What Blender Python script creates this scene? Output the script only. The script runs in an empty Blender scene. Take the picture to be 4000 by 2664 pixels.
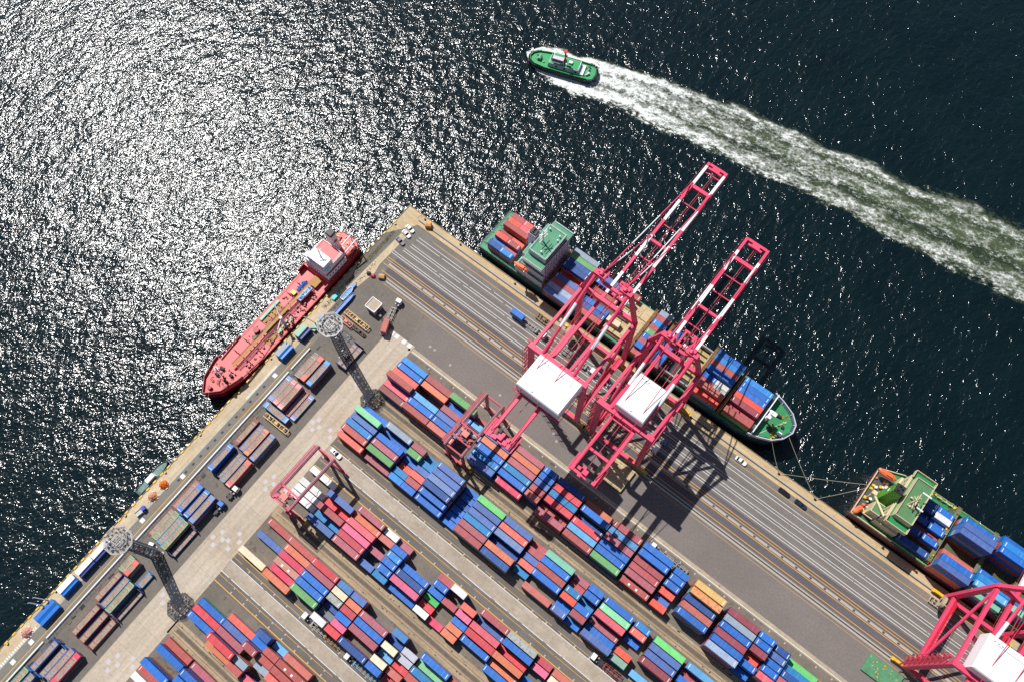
import bpy, math, random
from mathutils import Vector, Matrix
random.seed(7)
S = bpy.context.scene
COL = S.collection
R = math.radians
QA = R(1.23)                                   # the left quay is not quite square to the main quay

# ------------------------------------------------------------------ helpers
def lin(c):
    c = c / 255.0
    return c / 12.92 if c <= .04045 else ((c + .055) / 1.055) ** 2.4
def alb(r, g, b, k=1.25):
    return tuple(min(.82, lin(v) / k) for v in (r, g, b))

class MB:
    """collects shapes and links them as one mesh object"""
    def __init__(self, M=None):
        self.v = []; self.f = []; self.m = []; self.M = M
    def add(self, vs, fs, mi=0):
        n = len(self.v)
        if self.M is not None: vs = [tuple(self.M @ Vector(p)) for p in vs]
        self.v += [tuple(p) for p in vs]
        self.f += [tuple(i + n for i in f) for f in fs]
        self.m += [mi] * len(fs)
    def box(self, x0, x1, y0, y1, z0, z1, mi=0):
        vs = [(x0,y0,z0),(x1,y0,z0),(x1,y1,z0),(x0,y1,z0),(x0,y0,z1),(x1,y0,z1),(x1,y1,z1),(x0,y1,z1)]
        self.add(vs, [(0,3,2,1),(4,5,6,7),(0,1,5,4),(1,2,6,5),(2,3,7,6),(3,0,4,7)], mi)
    def cbox(self, c, s, mi=0, rz=0):
        x, y, z = s[0]/2, s[1]/2, s[2]/2; ca, sa = math.cos(rz), math.sin(rz)
        vs = [(c[0]+a*x*ca-b*y*sa, c[1]+a*x*sa+b*y*ca, c[2]+d*z) for d in (-1,1) for a, b in ((-1,-1),(1,-1),(1,1),(-1,1))]
        self.add(vs, [(0,3,2,1),(4,5,6,7),(0,1,5,4),(1,2,6,5),(2,3,7,6),(3,0,4,7)], mi)
    def beam(self, p, q, w, h=None, mi=0):
        h = h or w; p = Vector(p); q = Vector(q); d = (q-p)
        if d.length < 1e-6: return
        d.normalize(); up = Vector((0,0,1)) if abs(d.z) < .95 else Vector((1,0,0))
        s = d.cross(up).normalized(); u = s.cross(d)
        vs = []
        for e in (p, q):
            for a, b in ((-1,-1),(1,-1),(1,1),(-1,1)): vs.append(e + s*(a*w/2) + u*(b*h/2))
        self.add(vs, [(0,3,2,1),(4,5,6,7),(0,1,5,4),(1,2,6,5),(2,3,7,6),(3,0,4,7)], mi)
    def tube(self, p, q, r, n=8, mi=0, r2=None):
        r2 = r if r2 is None else r2
        p = Vector(p); q = Vector(q); d = (q-p)
        if d.length < 1e-6: return
        d.normalize(); up = Vector((0,0,1)) if abs(d.z) < .95 else Vector((1,0,0))
        s = d.cross(up).normalized(); u = s.cross(d); vs = []
        for e, rr in ((p, r), (q, r2)):
            for i in range(n):
                a = 2*math.pi*i/n; vs.append(e + s*(math.cos(a)*rr) + u*(math.sin(a)*rr))
        fs = [(i, (i+1) % n, n+(i+1) % n, n+i) for i in range(n)]
        fs += [tuple(range(n-1, -1, -1)), tuple(range(n, 2*n))]
        self.add(vs, fs, mi)
    def path(self, pts, r, n=6, mi=0):
        for a, b in zip(pts, pts[1:]): self.tube(a, b, r, n, mi)
    def prism(self, poly, z0, z1, mi=0, top=None):
        n = len(poly)
        tp = top or poly
        vs = [(x,y,z0) for x, y in poly] + [(x,y,z1) for x, y in tp]
        fs = [(i, (i+1) % n, n+(i+1) % n, n+i) for i in range(n)]
        fs += [tuple(range(n-1,-1,-1)), tuple(range(n, 2*n))]
        self.add(vs, fs, mi)
    def sheet(self, poly, z, mi=0):
        self.add([(x,y,z) for x, y in poly], [tuple(range(len(poly)))], mi)
    def rect(self, x0, x1, y0, y1, z, mi=0):
        self.sheet([(x0,y0),(x1,y0),(x1,y1),(x0,y1)], z, mi)
    def build(self, name, mats, parent=None, loc=None, smooth=False):
        me = bpy.data.meshes.new(name)
        me.from_pydata(self.v, [], self.f); me.update()
        if not isinstance(mats, (list, tuple)): mats = [mats]
        for m in mats: me.materials.append(m)
        if len(mats) > 1: me.polygons.foreach_set('material_index', self.m)
        if smooth: me.polygons.foreach_set('use_smooth', [True]*len(me.polygons))
        o = bpy.data.objects.new(name, me); COL.objects.link(o)
        if parent is not None: o.parent = parent
        if loc is not None: o.location = loc
        return o

def thing(name, label, cat, loc=(0,0,0), rz=0, group=None):
    o = bpy.data.objects.new(name, None); COL.objects.link(o); o.empty_display_size = .5
    o.location = loc; o.rotation_euler = (0,0,rz); return tag(o, label, cat, group)
def tag(o, label=None, cat=None, group=None, kind=None):
    if label: o['label'] = label
    if cat: o['category'] = cat
    if group: o['group'] = group
    if kind: o['kind'] = kind
    return o
def struct(name, mb, mats): return tag(mb.build(name, mats), kind='structure')
def dup(root, label, loc, rz, group=None):
    c = root.copy(); COL.objects.link(c); c.location = loc; c.rotation_euler = (0,0,rz)
    c['label'] = label
    if group: c['group'] = group
    for ch in list(root.children):
        d = ch.copy(); COL.objects.link(d); d.parent = c
        for g in list(ch.children):
            e = g.copy(); COL.objects.link(e); e.parent = d
    return c
def LW(x, y, z=0):                              # a place given along the left quay
    return (x*math.cos(QA) - y*math.sin(QA), x*math.sin(QA) + y*math.cos(QA), z)
LM = Matrix.Rotation(QA, 4, 'Z')

# ------------------------------------------------------------------ materials
def newmat(name):
    m = bpy.data.materials.new(name); m.use_nodes = True
    nt = m.node_tree; return m, nt, nt.nodes['Principled BSDF']
def nd(nt, t, **k):
    n = nt.nodes.new(t)
    for a, v in k.items(): setattr(n, a, v)
    return n
def noise(nt, coord, scale, detail=3, rough=.6, stretch=None):
    src = coord
    if stretch:
        mp = nd(nt, 'ShaderNodeMapping'); mp.inputs['Scale'].default_value = stretch
        if len(stretch) and False: pass
        nt.links.new(coord, mp.inputs['Vector']); src = mp.outputs['Vector']
    n = nd(nt, 'ShaderNodeTexNoise'); n.inputs['Scale'].default_value = scale
    n.inputs['Detail'].default_value = detail; n.inputs['Roughness'].default_value = rough
    nt.links.new(src, n.inputs['Vector']); return n.outputs['Fac']
def ramp(nt, fac, stops):
    r = nd(nt, 'ShaderNodeValToRGB'); el = r.color_ramp.elements
    while len(el) < len(stops): el.new(.5)
    for e, (p, c) in zip(el, stops):
        e.position = p; e.color = (*c, 1) if len(c) == 3 else c
    nt.links.new(fac, r.inputs['Fac']); return r.outputs['Color']
def mul(c, k): return tuple(max(0, min(1, v*k)) for v in c)
def mixc(nt, fac, a, b, mode='MIX'):
    m = nd(nt, 'ShaderNodeMix', data_type='RGBA', blend_type=mode)
    for s, v in ((m.inputs[0], fac), (m.inputs[6], a), (m.inputs[7], b)):
        if isinstance(v, (int, float)): s.default_value = v
        elif isinstance(v, tuple): s.default_value = (*v, 1) if len(v) == 3 else v
        else: nt.links.new(v, s)
    return m.outputs[2]

_P = {}
def paint(name, c, rough=.5, var=.12, scale=.5, rnd=0, rust=0, metal=0):
    if name in _P: return _P[name]
    m, nt, b = newmat(name)
    tc = nd(nt, 'ShaderNodeTexCoord').outputs['Object']
    f = noise(nt, tc, scale, 4, .65)
    col = ramp(nt, f, [(.25, mul(c, 1-var*1.3)), (.5, c), (.75, mul(c, 1+var))])
    if rnd:
        oi = nd(nt, 'ShaderNodeObjectInfo')
        h = nd(nt, 'ShaderNodeHueSaturation')
        mr = nd(nt, 'ShaderNodeMapRange'); mr.inputs[3].default_value = 1-rnd; mr.inputs[4].default_value = 1+rnd*.7
        nt.links.new(oi.outputs['Random'], mr.inputs[0]); nt.links.new(mr.outputs[0], h.inputs['Value'])
        nt.links.new(col, h.inputs['Color']); col = h.outputs['Color']
    if rust:
        g = noise(nt, tc, .9, 5, .7)
        fr = ramp(nt, g, [(.62-rust*.2, (0,0,0)), (.72-rust*.1, (1,1,1))])
        col = mixc(nt, fr, col, (.14, .06, .025))
    nt.links.new(col, b.inputs['Base Color'])
    b.inputs['Roughness'].default_value = rough; b.inputs['Metallic'].default_value = metal
    _P[name] = m; return m

def contmat(name, c, rust=0):
    """painted corrugated steel of a shipping container"""
    m, nt, b = newmat('container_' + name)
    tc = nd(nt, 'ShaderNodeTexCoord').outputs['Object']
    oi = nd(nt, 'ShaderNodeObjectInfo').outputs['Random']
    off = nd(nt, 'ShaderNodeVectorMath', operation='MULTIPLY_ADD')
    off.inputs[1].default_value = (1,1,1); nt.links.new(tc, off.inputs[0])
    cmb = nd(nt, 'ShaderNodeCombineXYZ')
    mm = nd(nt, 'ShaderNodeMath', operation='MULTIPLY'); mm.inputs[1].default_value = 90
    nt.links.new(oi, mm.inputs[0]); nt.links.new(mm.outputs[0], cmb.inputs[0]); nt.links.new(cmb.outputs[0], off.inputs[2])
    v = off.outputs[0]
    f1 = noise(nt, v, .55, 4, .6); f2 = noise(nt, v, 1.0, 3, .6, (1.1, .12, .3))
    col = ramp(nt, f1, [(.28, mul(c, .82)), (.5, c), (.72, mul(c, 1.12))])
    pale = tuple(x*.6 + .4*(sum(c)/3) + .05 for x in c)
    st = ramp(nt, f2, [(.52, (0,0,0)), (.72, (.55,.55,.55))])
    col = mixc(nt, st, col, pale)
    g = noise(nt, v, .8, 6, .75)
    t = .70 - rust*.17
    fr = ramp(nt, g, [(t, (0,0,0)), (t+.07, (.75,.75,.75))])
    col = mixc(nt, fr, col, (.11, .05, .03))
    h = nd(nt, 'ShaderNodeHueSaturation'); mr = nd(nt, 'ShaderNodeMapRange')
    mr.inputs[3].default_value = .86; mr.inputs[4].default_value = 1.1
    nt.links.new(oi, mr.inputs[0]); nt.links.new(mr.outputs[0], h.inputs['Value']); nt.links.new(col, h.inputs['Color'])
    nt.links.new(h.outputs['Color'], b.inputs['Base Color'])
    w = nd(nt, 'ShaderNodeTexWave', wave_type='BANDS', bands_direction='X', wave_profile='SIN')
    w.inputs['Scale'].default_value = 1.15; nt.links.new(tc, w.inputs['Vector'])
    bp = nd(nt, 'ShaderNodeBump'); bp.inputs['Distance'].default_value = .035; bp.inputs['Strength'].default_value = .7
    nt.links.new(w.outputs['Fac'], bp.inputs['Height']); nt.links.new(bp.outputs[0], b.inputs['Normal'])
    b.inputs['Roughness'].default_value = .55
    return m

DISP = dict(blue=(0,110,206), blue2=(18,138,218), navy=(18,80,158), teal=(0,128,190), sky=(95,176,230), steel=(62,124,186),
  slate=(78,112,182), lslate=(114,144,198), brick=(188,82,76), brick2=(182,78,84), mauve=(182,92,106), salmon=(205,106,94),
  coral=(240,104,88), orange=(226,122,84), vermil=(248,84,58), red=(226,62,72), crimson=(194,60,74), rose=(242,98,114),
  pink=(236,102,142), magenta=(228,58,98), maroon=(156,62,78), maroonp=(148,72,70), tan=(202,138,116), green=(104,172,98),
  lgreen=(58,186,92), mint=(138,218,162), mint2=(130,206,176), lime=(114,216,118), sage=(130,172,150), white=(240,240,236),
  cream=(248,224,188), grey=(150,166,182), greyblue=(164,184,214), dgrey=(110,122,128), greyrust=(176,180,174),
  silver=(192,190,202), yellow=(238,194,112), orangerust=(242,158,92), skyrust=(82,154,208))
WORD = dict(blue='royal blue', blue2='bright blue', navy='navy blue', teal='deep blue', sky='sky blue', steel='steel blue',
  slate='slate blue', lslate='pale slate blue', brick='brick red', brick2='dusty red', mauve='mauve red', salmon='salmon red',
  coral='coral', orange='orange brown', vermil='bright orange red', red='bright red', crimson='crimson', rose='rose pink',
  pink='pink', magenta='magenta', maroon='maroon', maroonp='patched maroon', tan='tan', green='leaf green', lgreen='emerald green',
  mint='mint green', mint2='pale turquoise', lime='light green', sage='sage green', white='white', cream='cream', grey='blue grey',
  greyblue='pale grey blue', dgrey='dark grey', greyrust='rusty pale grey', silver='silver', yellow='sandy yellow',
  orangerust='rust stained orange', skyrust='rusty sky blue')
CM = {k: contmat(k, alb(*v), rust=(1 if 'rust' in k or k == 'maroonp' else 0)) for k, v in DISP.items()}

M_white = paint('white_paint', (.80,.80,.80), .5, .03)
M_mark = paint('white_marking', (.72,.72,.70), .6, .05)
M_dark = paint('dark_metal', (.02,.02,.025), .55, .2)
M_grey = paint('grey_metal', (.30,.30,.32), .5, .15)
M_rubber = paint('rubber', (.015,.015,.017), .8, .2)
M_glass = paint('dark_glass', (.01,.015,.03), .12, .05)
M_pink = paint('crane_paint', (.72,.06,.135), .42, .10, .25)
M_pinkd = paint('yard_crane_paint', (.40,.035,.06), .45, .22, .3)
M_red2 = paint('vivid_red_paint', (.66,.02,.05), .45, .12)
M_yel = paint('yellow_paint', (.72,.42,.02), .5, .15)
M_yeld = paint('worn_yellow_frame', (.62,.40,.14), .55, .3, 1.2, rust=.6)
M_orng = paint('orange_paint', (.75,.15,.05), .45, .1)
M_steel = paint('mast_steel', (.42,.40,.39), .45, .2, 1.5)
M_steeld = paint('mast_dark_steel', (.055,.06,.085), .5, .25, 1.5)
M_wood = paint('wooden_floor', (.34,.25,.19), .8, .35, .8, rust=.25)
M_beige = paint('beige_roof', (.42,.35,.25), .8, .15)
M_blue = paint('blue_paint', alb(0,112,205), .45, .1)
M_navy = paint('navy_paint', alb(20,50,120), .5, .2)
M_lav = paint('lavender_blue_paint', alb(120,140,190), .5, .15)
M_skyp = paint('sky_blue_paint', alb(70,150,215), .5, .15)
M_mint = paint('mint_paint', alb(120,205,150), .5, .15)
M_teal = paint('teal_paint', (.01,.48,.45), .5, .1)
M_rustb = paint('rusty_brown_paint', alb(150,75,68), .6, .25, rust=.4)
M_salm = paint('salmon_paint', alb(226,110,98), .55, .12)
M_rosep = paint('rose_paint', alb(232,72,100), .55, .12)
M_tan = paint('tan_paint', alb(205,155,95), .6, .15)
M_gdeck = paint('green_deck', alb(70,150,110), .55, .15)
M_gdeck2 = paint('bright_green_deck', alb(40,145,85), .55, .15)
M_gdull = paint('dull_green_roof', alb(92,140,92), .6, .15)
M_gfun = paint('funnel_green', alb(80,165,35), .45, .08)
M_cream = paint('cream_ship_paint', alb(226,212,170), .5, .08)
M_lilac = paint('pale_ship_wall', alb(215,210,225), .5, .05)
M_hullg = paint('dark_green_hull', (.02,.06,.06), .5, .2)
M_hullr = paint('dark_red_hull', (.09,.02,.025), .5, .2)
M_tank = paint('tanker_red_deck', alb(238,88,88), .5, .12, .35)
M_tankd = paint('tanker_dark_red', alb(165,30,50), .5, .15)
M_ochre = paint('ochre_deck', alb(185,130,45), .6, .15)
M_hatch = paint('hatch_cover_beige', alb(208,184,138), .6, .12, .5, rust=.35)
M_tugg = paint('tug_green_deck', alb(24,165,88), .5, .1)
M_seam = paint('wall_grey', (.5,.5,.48), .7, .1)
M_rope = paint('rope', (.36,.31,.22), .9, .1)
M_asphm = paint('patch_dark', (.05,.05,.055), .85, .2)

def ground_mat(name, c, c2, sc=.05, fine=1.6, rough=.85, joints=None, stain=None, streak=None, jcol=.72):
    m, nt, b = newmat(name)
    tc = nd(nt, 'ShaderNodeTexCoord').outputs['Object']
    f = noise(nt, tc, sc, 5, .6); g = noise(nt, tc, fine, 4, .7)
    col = ramp(nt, f, [(.3, c), (.7, c2)])
    gg = ramp(nt, g, [(.25, (.8,.8,.8)), (.75, (1.16,1.16,1.16))])
    col = mixc(nt, 1.0, col, gg, 'MULTIPLY')
    if streak:
        h = noise(nt, tc, 1, 4, .65, streak[0])
        hh = ramp(nt, h, [(.32, (streak[1],)*3), (.68, (1.14,1.14,1.14))])
        col = mixc(nt, 1.0, col, hh, 'MULTIPLY')
    if stain:
        s = noise(nt, tc, stain[1], 5, .68)
        fr = ramp(nt, s, [(stain[2], (0,0,0)), (stain[2]+.1, (.85,.85,.85))])
        col = mixc(nt, fr, col, stain[0])
    if joints:
        br = nd(nt, 'ShaderNodeTexBrick', offset=0, squash=1)
        br.inputs['Scale'].default_value = 1; br.inputs['Brick Width'].default_value = joints[0]
        br.inputs['Row Height'].default_value = joints[1]; br.inputs['Mortar Size'].default_value = .09
        br.inputs['Mortar Smooth'].default_value = .5
        br.inputs['Color1'].default_value = (1.03,1.03,1.03,1); br.inputs['Color2'].default_value = (.95,.95,.96,1)
        br.inputs['Mortar'].default_value = (jcol,jcol,jcol,1)
        nt.links.new(tc, br.inputs['Vector']); col = mixc(nt, 1.0, col, br.outputs['Color'], 'MULTIPLY')
    nt.links.new(col, b.inputs['Base Color']); b.inputs['Roughness'].default_value = rough
    bp = nd(nt, 'ShaderNodeBump'); bp.inputs['Distance'].default_value = .01; bp.inputs['Strength'].default_value = .4
    nt.links.new(g, bp.inputs['Height']); nt.links.new(bp.outputs[0], b.inputs['Normal'])
    return m
G_asph = ground_mat('asphalt_worn', alb(122,114,108), alb(136,126,120), .04, 1.2)
G_asphd = ground_mat('asphalt_dark', alb(96,90,94), alb(108,102,104), .05, 1.2)
G_apron = ground_mat('asphalt_apron', alb(118,112,106), alb(134,126,118), .08, 1.2, streak=((.012,.5,1), .86))
G_yard = ground_mat('yard_asphalt', alb(112,104,94), alb(138,126,112), .09, .9, stain=((.05,.045,.04), .22, .58))
G_lanea = ground_mat('truck_lane_asphalt', alb(104,98,92), alb(126,118,110), .08, 1.2, streak=((.02,.6,1), .84))
G_conc = ground_mat('concrete_road', alb(192,174,150), alb(206,192,172), .05, .9, joints=(13.2, 9.2), streak=((.5,.025,1), .88))
G_lane = ground_mat('concrete_lane', alb(172,156,136), alb(196,182,164), .12, .8, joints=(6, 2.7), stain=(alb(150,118,92), .16, .64), jcol=.85)
G_strip = ground_mat('concrete_strip', alb(176,160,136), alb(196,180,154), .15, .9, stain=((.10,.085,.07), .35, .60))
G_railb = ground_mat('rail_bed', alb(168,146,116), alb(190,168,136), .12, .8, stain=((.11,.09,.07), .3, .62), streak=((.03,.7,1), .8))
G_quay = ground_mat('quay_concrete', alb(196,172,134), alb(212,190,152), .12, .9, stain=(alb(120,90,56), .2, .62), streak=((.05,.6,1), .82))
G_quayl = ground_mat('left_quay_concrete', alb(198,176,142), alb(220,200,168), .12, .9, stain=(alb(150,112,66), .14, .66), streak=((.6,.04,1), .86))
G_qasph = ground_mat('left_quay_asphalt', alb(128,124,114), alb(142,134,122), .1, 1.1, stain=(alb(150,104,44), .07, .56))
G_old = ground_mat('old_asphalt', alb(112,106,98), alb(132,122,110), .09, .8, stain=((.055,.05,.045), .16, .62))

# ------------------------------------------------------------------ camera, sky, sun
cam = bpy.data.cameras.new('camera'); co = bpy.data.objects.new('camera', cam); COL.objects.link(co)
rows = ((0.7817022990174061,-0.5769896250562404,0.23669492662150748),
        (0.6236201565089966,0.7269987358144077,-0.2873512458994174),
        (-0.006278224796571525,0.37223085672968054,0.9281189434505104))
m4 = Matrix(rows).to_4x4(); m4.translation = Vector((159.3445,-124.2986,330.0))
co.matrix_world = m4
cam.sensor_width = 36; cam.lens = 3373.87/4000*36; cam.clip_start = 1; cam.clip_end = 8000
S.camera = co
S.cycles.use_denoising = False
w = bpy.data.worlds.new('World'); S.world = w; w.use_nodes = True
nt = w.node_tree; bg = nt.nodes['Background']
sky = nt.nodes.new('ShaderNodeTexSky'); sky.sky_type = 'NISHITA'; sky.sun_disc = False
SUN_EL = R(55.8); sky.sun_elevation = SUN_EL; sky.sun_rotation = R(-70.7)
sky.air_density = 1; sky.dust_density = .6
nt.links.new(sky.outputs[0], bg.inputs[0]); bg.inputs[1].default_value = .05
sl = bpy.data.lights.new('sun', 'SUN'); sl.energy = 3.6; sl.angle = R(.5); sl.color = (1,.975,.945)
so = bpy.data.objects.new('sun', sl); COL.objects.link(so)
so.rotation_euler = Vector((.64,-.225,-1)).to_track_quat('-Z','Y').to_euler(); so.location = (-200,100,400)
S.view_settings.view_transform = 'Standard'; S.view_settings.look = 'None'
S.view_settings.exposure = .5; S.view_settings.gamma = 1

# ------------------------------------------------------------------ water
def water_mat():
    m, nt, b = newmat('sea_water')
    tc = nd(nt, 'ShaderNodeTexCoord').outputs['Object']
    mp = nd(nt, 'ShaderNodeMapping'); mp.inputs['Rotation'].default_value = (0,0,R(-20)); mp.inputs['Scale'].default_value = (1,.62,1)
    nt.links.new(tc, mp.inputs['Vector']); v0 = mp.outputs[0]
    # wind-driven waves lean: shift the pattern along the wind by its own height
    n0 = nd(nt, 'ShaderNodeTexNoise'); n0.inputs['Scale'].default_value = .36; n0.inputs['Detail'].default_value = 2; nt.links.new(v0, n0.inputs['Vector'])
    ln = nd(nt, 'ShaderNodeVectorMath', operation='MULTIPLY_ADD'); ln.inputs[1].default_value = LEAN
    cb = nd(nt, 'ShaderNodeCombineXYZ')
    for i in (0, 1): nt.links.new(n0.outputs['Fac'], cb.inputs[i])
    nt.links.new(cb.outputs[0], ln.inputs[0]); nt.links.new(v0, ln.inputs[2]); v = ln.outputs[0]
    def hgt(scale, amp, det, rough, dist=0):
        n = nd(nt, 'ShaderNodeTexNoise'); n.inputs['Scale'].default_value = scale; n.inputs['Detail'].default_value = det
        n.inputs['Roughness'].default_value = rough; n.inputs['Distortion'].default_value = dist
        nt.links.new(v, n.inputs['Vector'])
        k = nd(nt, 'ShaderNodeMath', operation='MULTIPLY'); k.inputs[1].default_value = amp
        nt.links.new(n.outputs['Fac'], k.inputs[0]); return k.outputs[0]
    a = hgt(.10, A1, 1, .5); c = hgt(.36, A2, 3, .5, .3); d = hgt(1.3, A3, 2, .5)
    s = nd(nt, 'ShaderNodeMath', operation='ADD'); s2 = nd(nt, 'ShaderNodeMath', operation='ADD')
    nt.links.new(a, s.inputs[0]); nt.links.new(c, s.inputs[1]); nt.links.new(s.outputs[0], s2.inputs[0]); nt.links.new(d, s2.inputs[1])
    bp = nd(nt, 'ShaderNodeBump'); bp.inputs['Strength'].default_value = 1; bp.inputs['Distance'].default_value = 1.0
    nt.links.new(s2.outputs[0], bp.inputs['Height']); nt.links.new(bp.outputs[0], b.inputs['Normal'])
    f = noise(nt, tc, .03, 4, .6)
    col = ramp(nt, f, [(.3, (.0012,.0065,.008)), (.7, (.0022,.010,.011))])
    nt.links.new(col, b.inputs['Base Color'])
    b.inputs['Roughness'].default_value = WR; b.inputs['IOR'].default_value = WIOR
    return m
LEAN, A1, A2, A3, WR, WIOR = (1.2,.6,0), 1.0, .75, .23, .15, 1.44
W = water_mat()
mb = MB(); mb.rect(-2500, 2500, -2500, 3500, -3.0); struct('sea_water', mb, W)

# ------------------------------------------------------------------ quay and ground
def Lp(pts): return [LW(x, y)[:2] for x, y in pts]
mb = MB(); mb.prism([(0,0)] + Lp([(0,-620)]) + [(900,-620),(900,0)], -9, 0); struct('quay_ground', mb, G_old)
Z1, Z2, Z3, Z4 = .004, .008, .012, .016
XE = 640
def gs(name, polys, z, mat):
    mb = MB()
    for p in polys: mb.sheet(p, z)
    struct(name, mb, mat)
def rc(x0, x1, y0, y1): return [(x0,y0),(x1,y0),(x1,y1),(x0,y1)]
# main apron
gs('apron_road', [[(10.2,-35.2),(XE,-35.2),(XE,-4.9),(9,-4.9)]], Z1, G_apron)
gs('dark_road_lanes', [rc(13, XE, -32.2, -23.0)], Z2, G_asphd)
gs('apron_pavement', [rc(42, XE, -49.7, -35.2)], Z1, G_asph)
gs('quay_pavement', [[(0.3,-.15),(XE,-.15),(XE,-4.9),(9.3,-4.9),(8,-7),(0.5,-17)]], Z2, G_quay)
gs('quay_corner_path', [Lp([(6.1,-9),(9.2,-9),(8.3,-30),(9.3,-34),(6.6,-50),(4.4,-50),(5.2,-30)])], Z3, G_quayl)
# the concrete road along the left side
gs('concrete_road', [Lp([(31.25,-49.7),(44.45,-49.9),(44.4,-52),(44.4,-500),(31.25,-500)])], Z2, G_conc)
gs('apron_edge_pavement', [rc(45.4, XE, -51.9, -49.7)], Z2, G_strip)
# yard
gs('yard_pavement', [[(45.5,-52),(XE,-52),(XE,-430),(53.2,-430)]], Z1, G_yard)
lanes = [(-97.0,-110.9), (-152.8,-166.0)]
gs('truck_road', [rc(47.2 if i == 0 else 48.2, XE, b, a) for i, (a, b) in enumerate(lanes)], Z2, G_lanea)
gs('truck_lane_pavement', [rc(46.8, XE, -106.4, -101.0), rc(47.9, XE, -161.5, -156.4)], Z3, G_lane)
rails = [(-72.9,-78.3), (-128.3,-135.2), (-183.4,-189.2)]
gs('rail_bed_pavement', [rc(46.6+i*.6, XE, b, a) for i, (a, b) in enumerate(rails)], Z2, G_railb)
# left quay strip
gs('left_quay_pavement', [Lp([(.3,-34),(5.3,-50),(5.4,-500),(.3,-500)])], Z1, G_quayl)
gs('left_quay_road', [Lp([(5.4,-60),(10.3,-60),(10.3,-500),(5.4,-500)])], Z2, G_qasph)
# markings
mb = MB()
for y in (-22.15,-21.1,-18.5,-17.45,-15.2,-14.1,-11.1,-9.65):
    x0 = 13.5 if y > -16 else 12.2
    if y in (-22.15,-21.1): mb.rect(8.6, XE, y-.09, y+.09, Z3)
    else:
        x = x0
        while x < XE:                                     # worn lines: broken near the corner, whole further on
            L = random.uniform(12, 40) if x < 58 else random.uniform(40, 90)
            mb.rect(x, min(x+L, XE), y-.085, y+.085, Z3); x += L + (random.uniform(.5, 2) if x < 58 else .35)
mb.rect(46, XE, -51.32, -51.12, Z3)
for a in (-101.1,-106.35,-156.45,-161.45):
    x = 47.5
    while x < XE:
        L = random.uniform(6, 40) if a in (-101.1,-156.45) else random.uniform(2, 16)
        mb.rect(x, x+L, a-.1, a+.1, Z4); x += L + random.uniform(.3, 2.2)
def patch(mb, x, y, s, z=Z3):
    a = .02; mb.sheet(Lp([(x-s,y-s),(x+s,y-s),(x+s,y+s),(x-s,y+s)]), z)
for x, y in ((33.2,-50.9),(35.6,-50.9),(39.4,-50.9),(42.4,-50.9)): patch(mb, x, y, .85)
struct('white_road_marking', mb, M_mark)
mb = MB()
for (x, y) in ((33.6,-74.4),(35.8,-76.6),(34,-97),(36,-99.2),(32.6,-99.2),(34.6,-101.6),(40.4,-97.4),(42.3,-99.6),(35.4,-124.6),(37.4,-126.8),(34.2,-128),(36.2,-130.2),(41,-124),(43,-126),(34.5,-152),(36.6,-154),(33,-155.5),(35,-157.6),
  (40.2,-148.5),(42.3,-150.8),(38.4,-153),(40.6,-155.2),(34.6,-178.4),(36.6,-180.6),(33.2,-181.8),(35.2,-184),(35.6,-206.6),(37.8,-208.8),(34.4,-210),(36.4,-212.2),(40.6,-204),(42.6,-206)):
    patch(mb, x, y, .78)
struct('faded_road_marking', mb, paint('faded_marking', alb(206,198,198), .7, .12, 2.5))
mb = MB()
for y, wd in ((-31.3,.13),(-28.25,.13),(-25.85,.12),(-24.8,.12)): mb.rect(9.5 + (0 if y > -27 else -(y+28)*.6), XE, y-wd, y+wd, Z3)
mb.rect(20, XE, -7.66, -7.5, Z3); mb.rect(16, XE, -35.55, -35.42, Z2)
mb.rect(2, XE, -1.5, -1.28, Z3); mb.rect(4, XE, -5.1, -4.9, Z3)
for i, y in enumerate((-97.6,-100.15,-107.65,-110.5,-155.0,-153.0,-162.65,-165.35)):
    th = .17 if y in (-110.5,-165.35,-153.0) else .08
    if y in (-110.5,-165.35): mb.rect(47.4, XE, y-th, y+th, Z4)
    else:
        x = 47.4
        while x < XE:
            L = random.uniform(4, 30); mb.rect(x, x+L, y-th, y+th, Z4); x += L + random.uniform(.4, 3)
struct('yellow_road_marking', mb, paint('yellow_marking', (.60,.33,.05), .65, .16, 2))
mb = MB(LM)
mb.rect(8.72, 8.98, -400, -74, Z4); 
for y in range(-400, -60, 9): mb.rect(.7, .95, y, y+random.uniform(2,8), Z3)
struct('left_quay_yellow_marking', mb, paint('left_yellow', (.58,.34,.07), .65, .16, 2))
mb = MB(LM); mb.rect(5.3, 5.52, -400, -62, Z4)
struct('pale_blue_road_marking', mb, paint('pale_blue_mark', alb(150,190,200), .7, .1))
mb = MB(LM)
y = -90.5
while y > -108: mb.rect(4.5, 5.25, y-.34, y, Z4); y -= .72
y = -218
while y > -262: mb.rect(4.3, 5.15, y-.5, y, Z4); y -= .95
for y in (-93.9,-167.4,-177.3,-222.5,-231,-146): mb.rect(6.3, 8, y-.85, y+.85, Z4)
struct('left_quay_white_marking', mb, M_mark)
mb = MB(LM)
for y in range(-220, -96, 4):
    if -150 < y < -97: mb.rect(6.5, 7.4, y-.55, y+.55, Z4+.004)
struct('dark_road_patch', mb, M_asphm)
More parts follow.
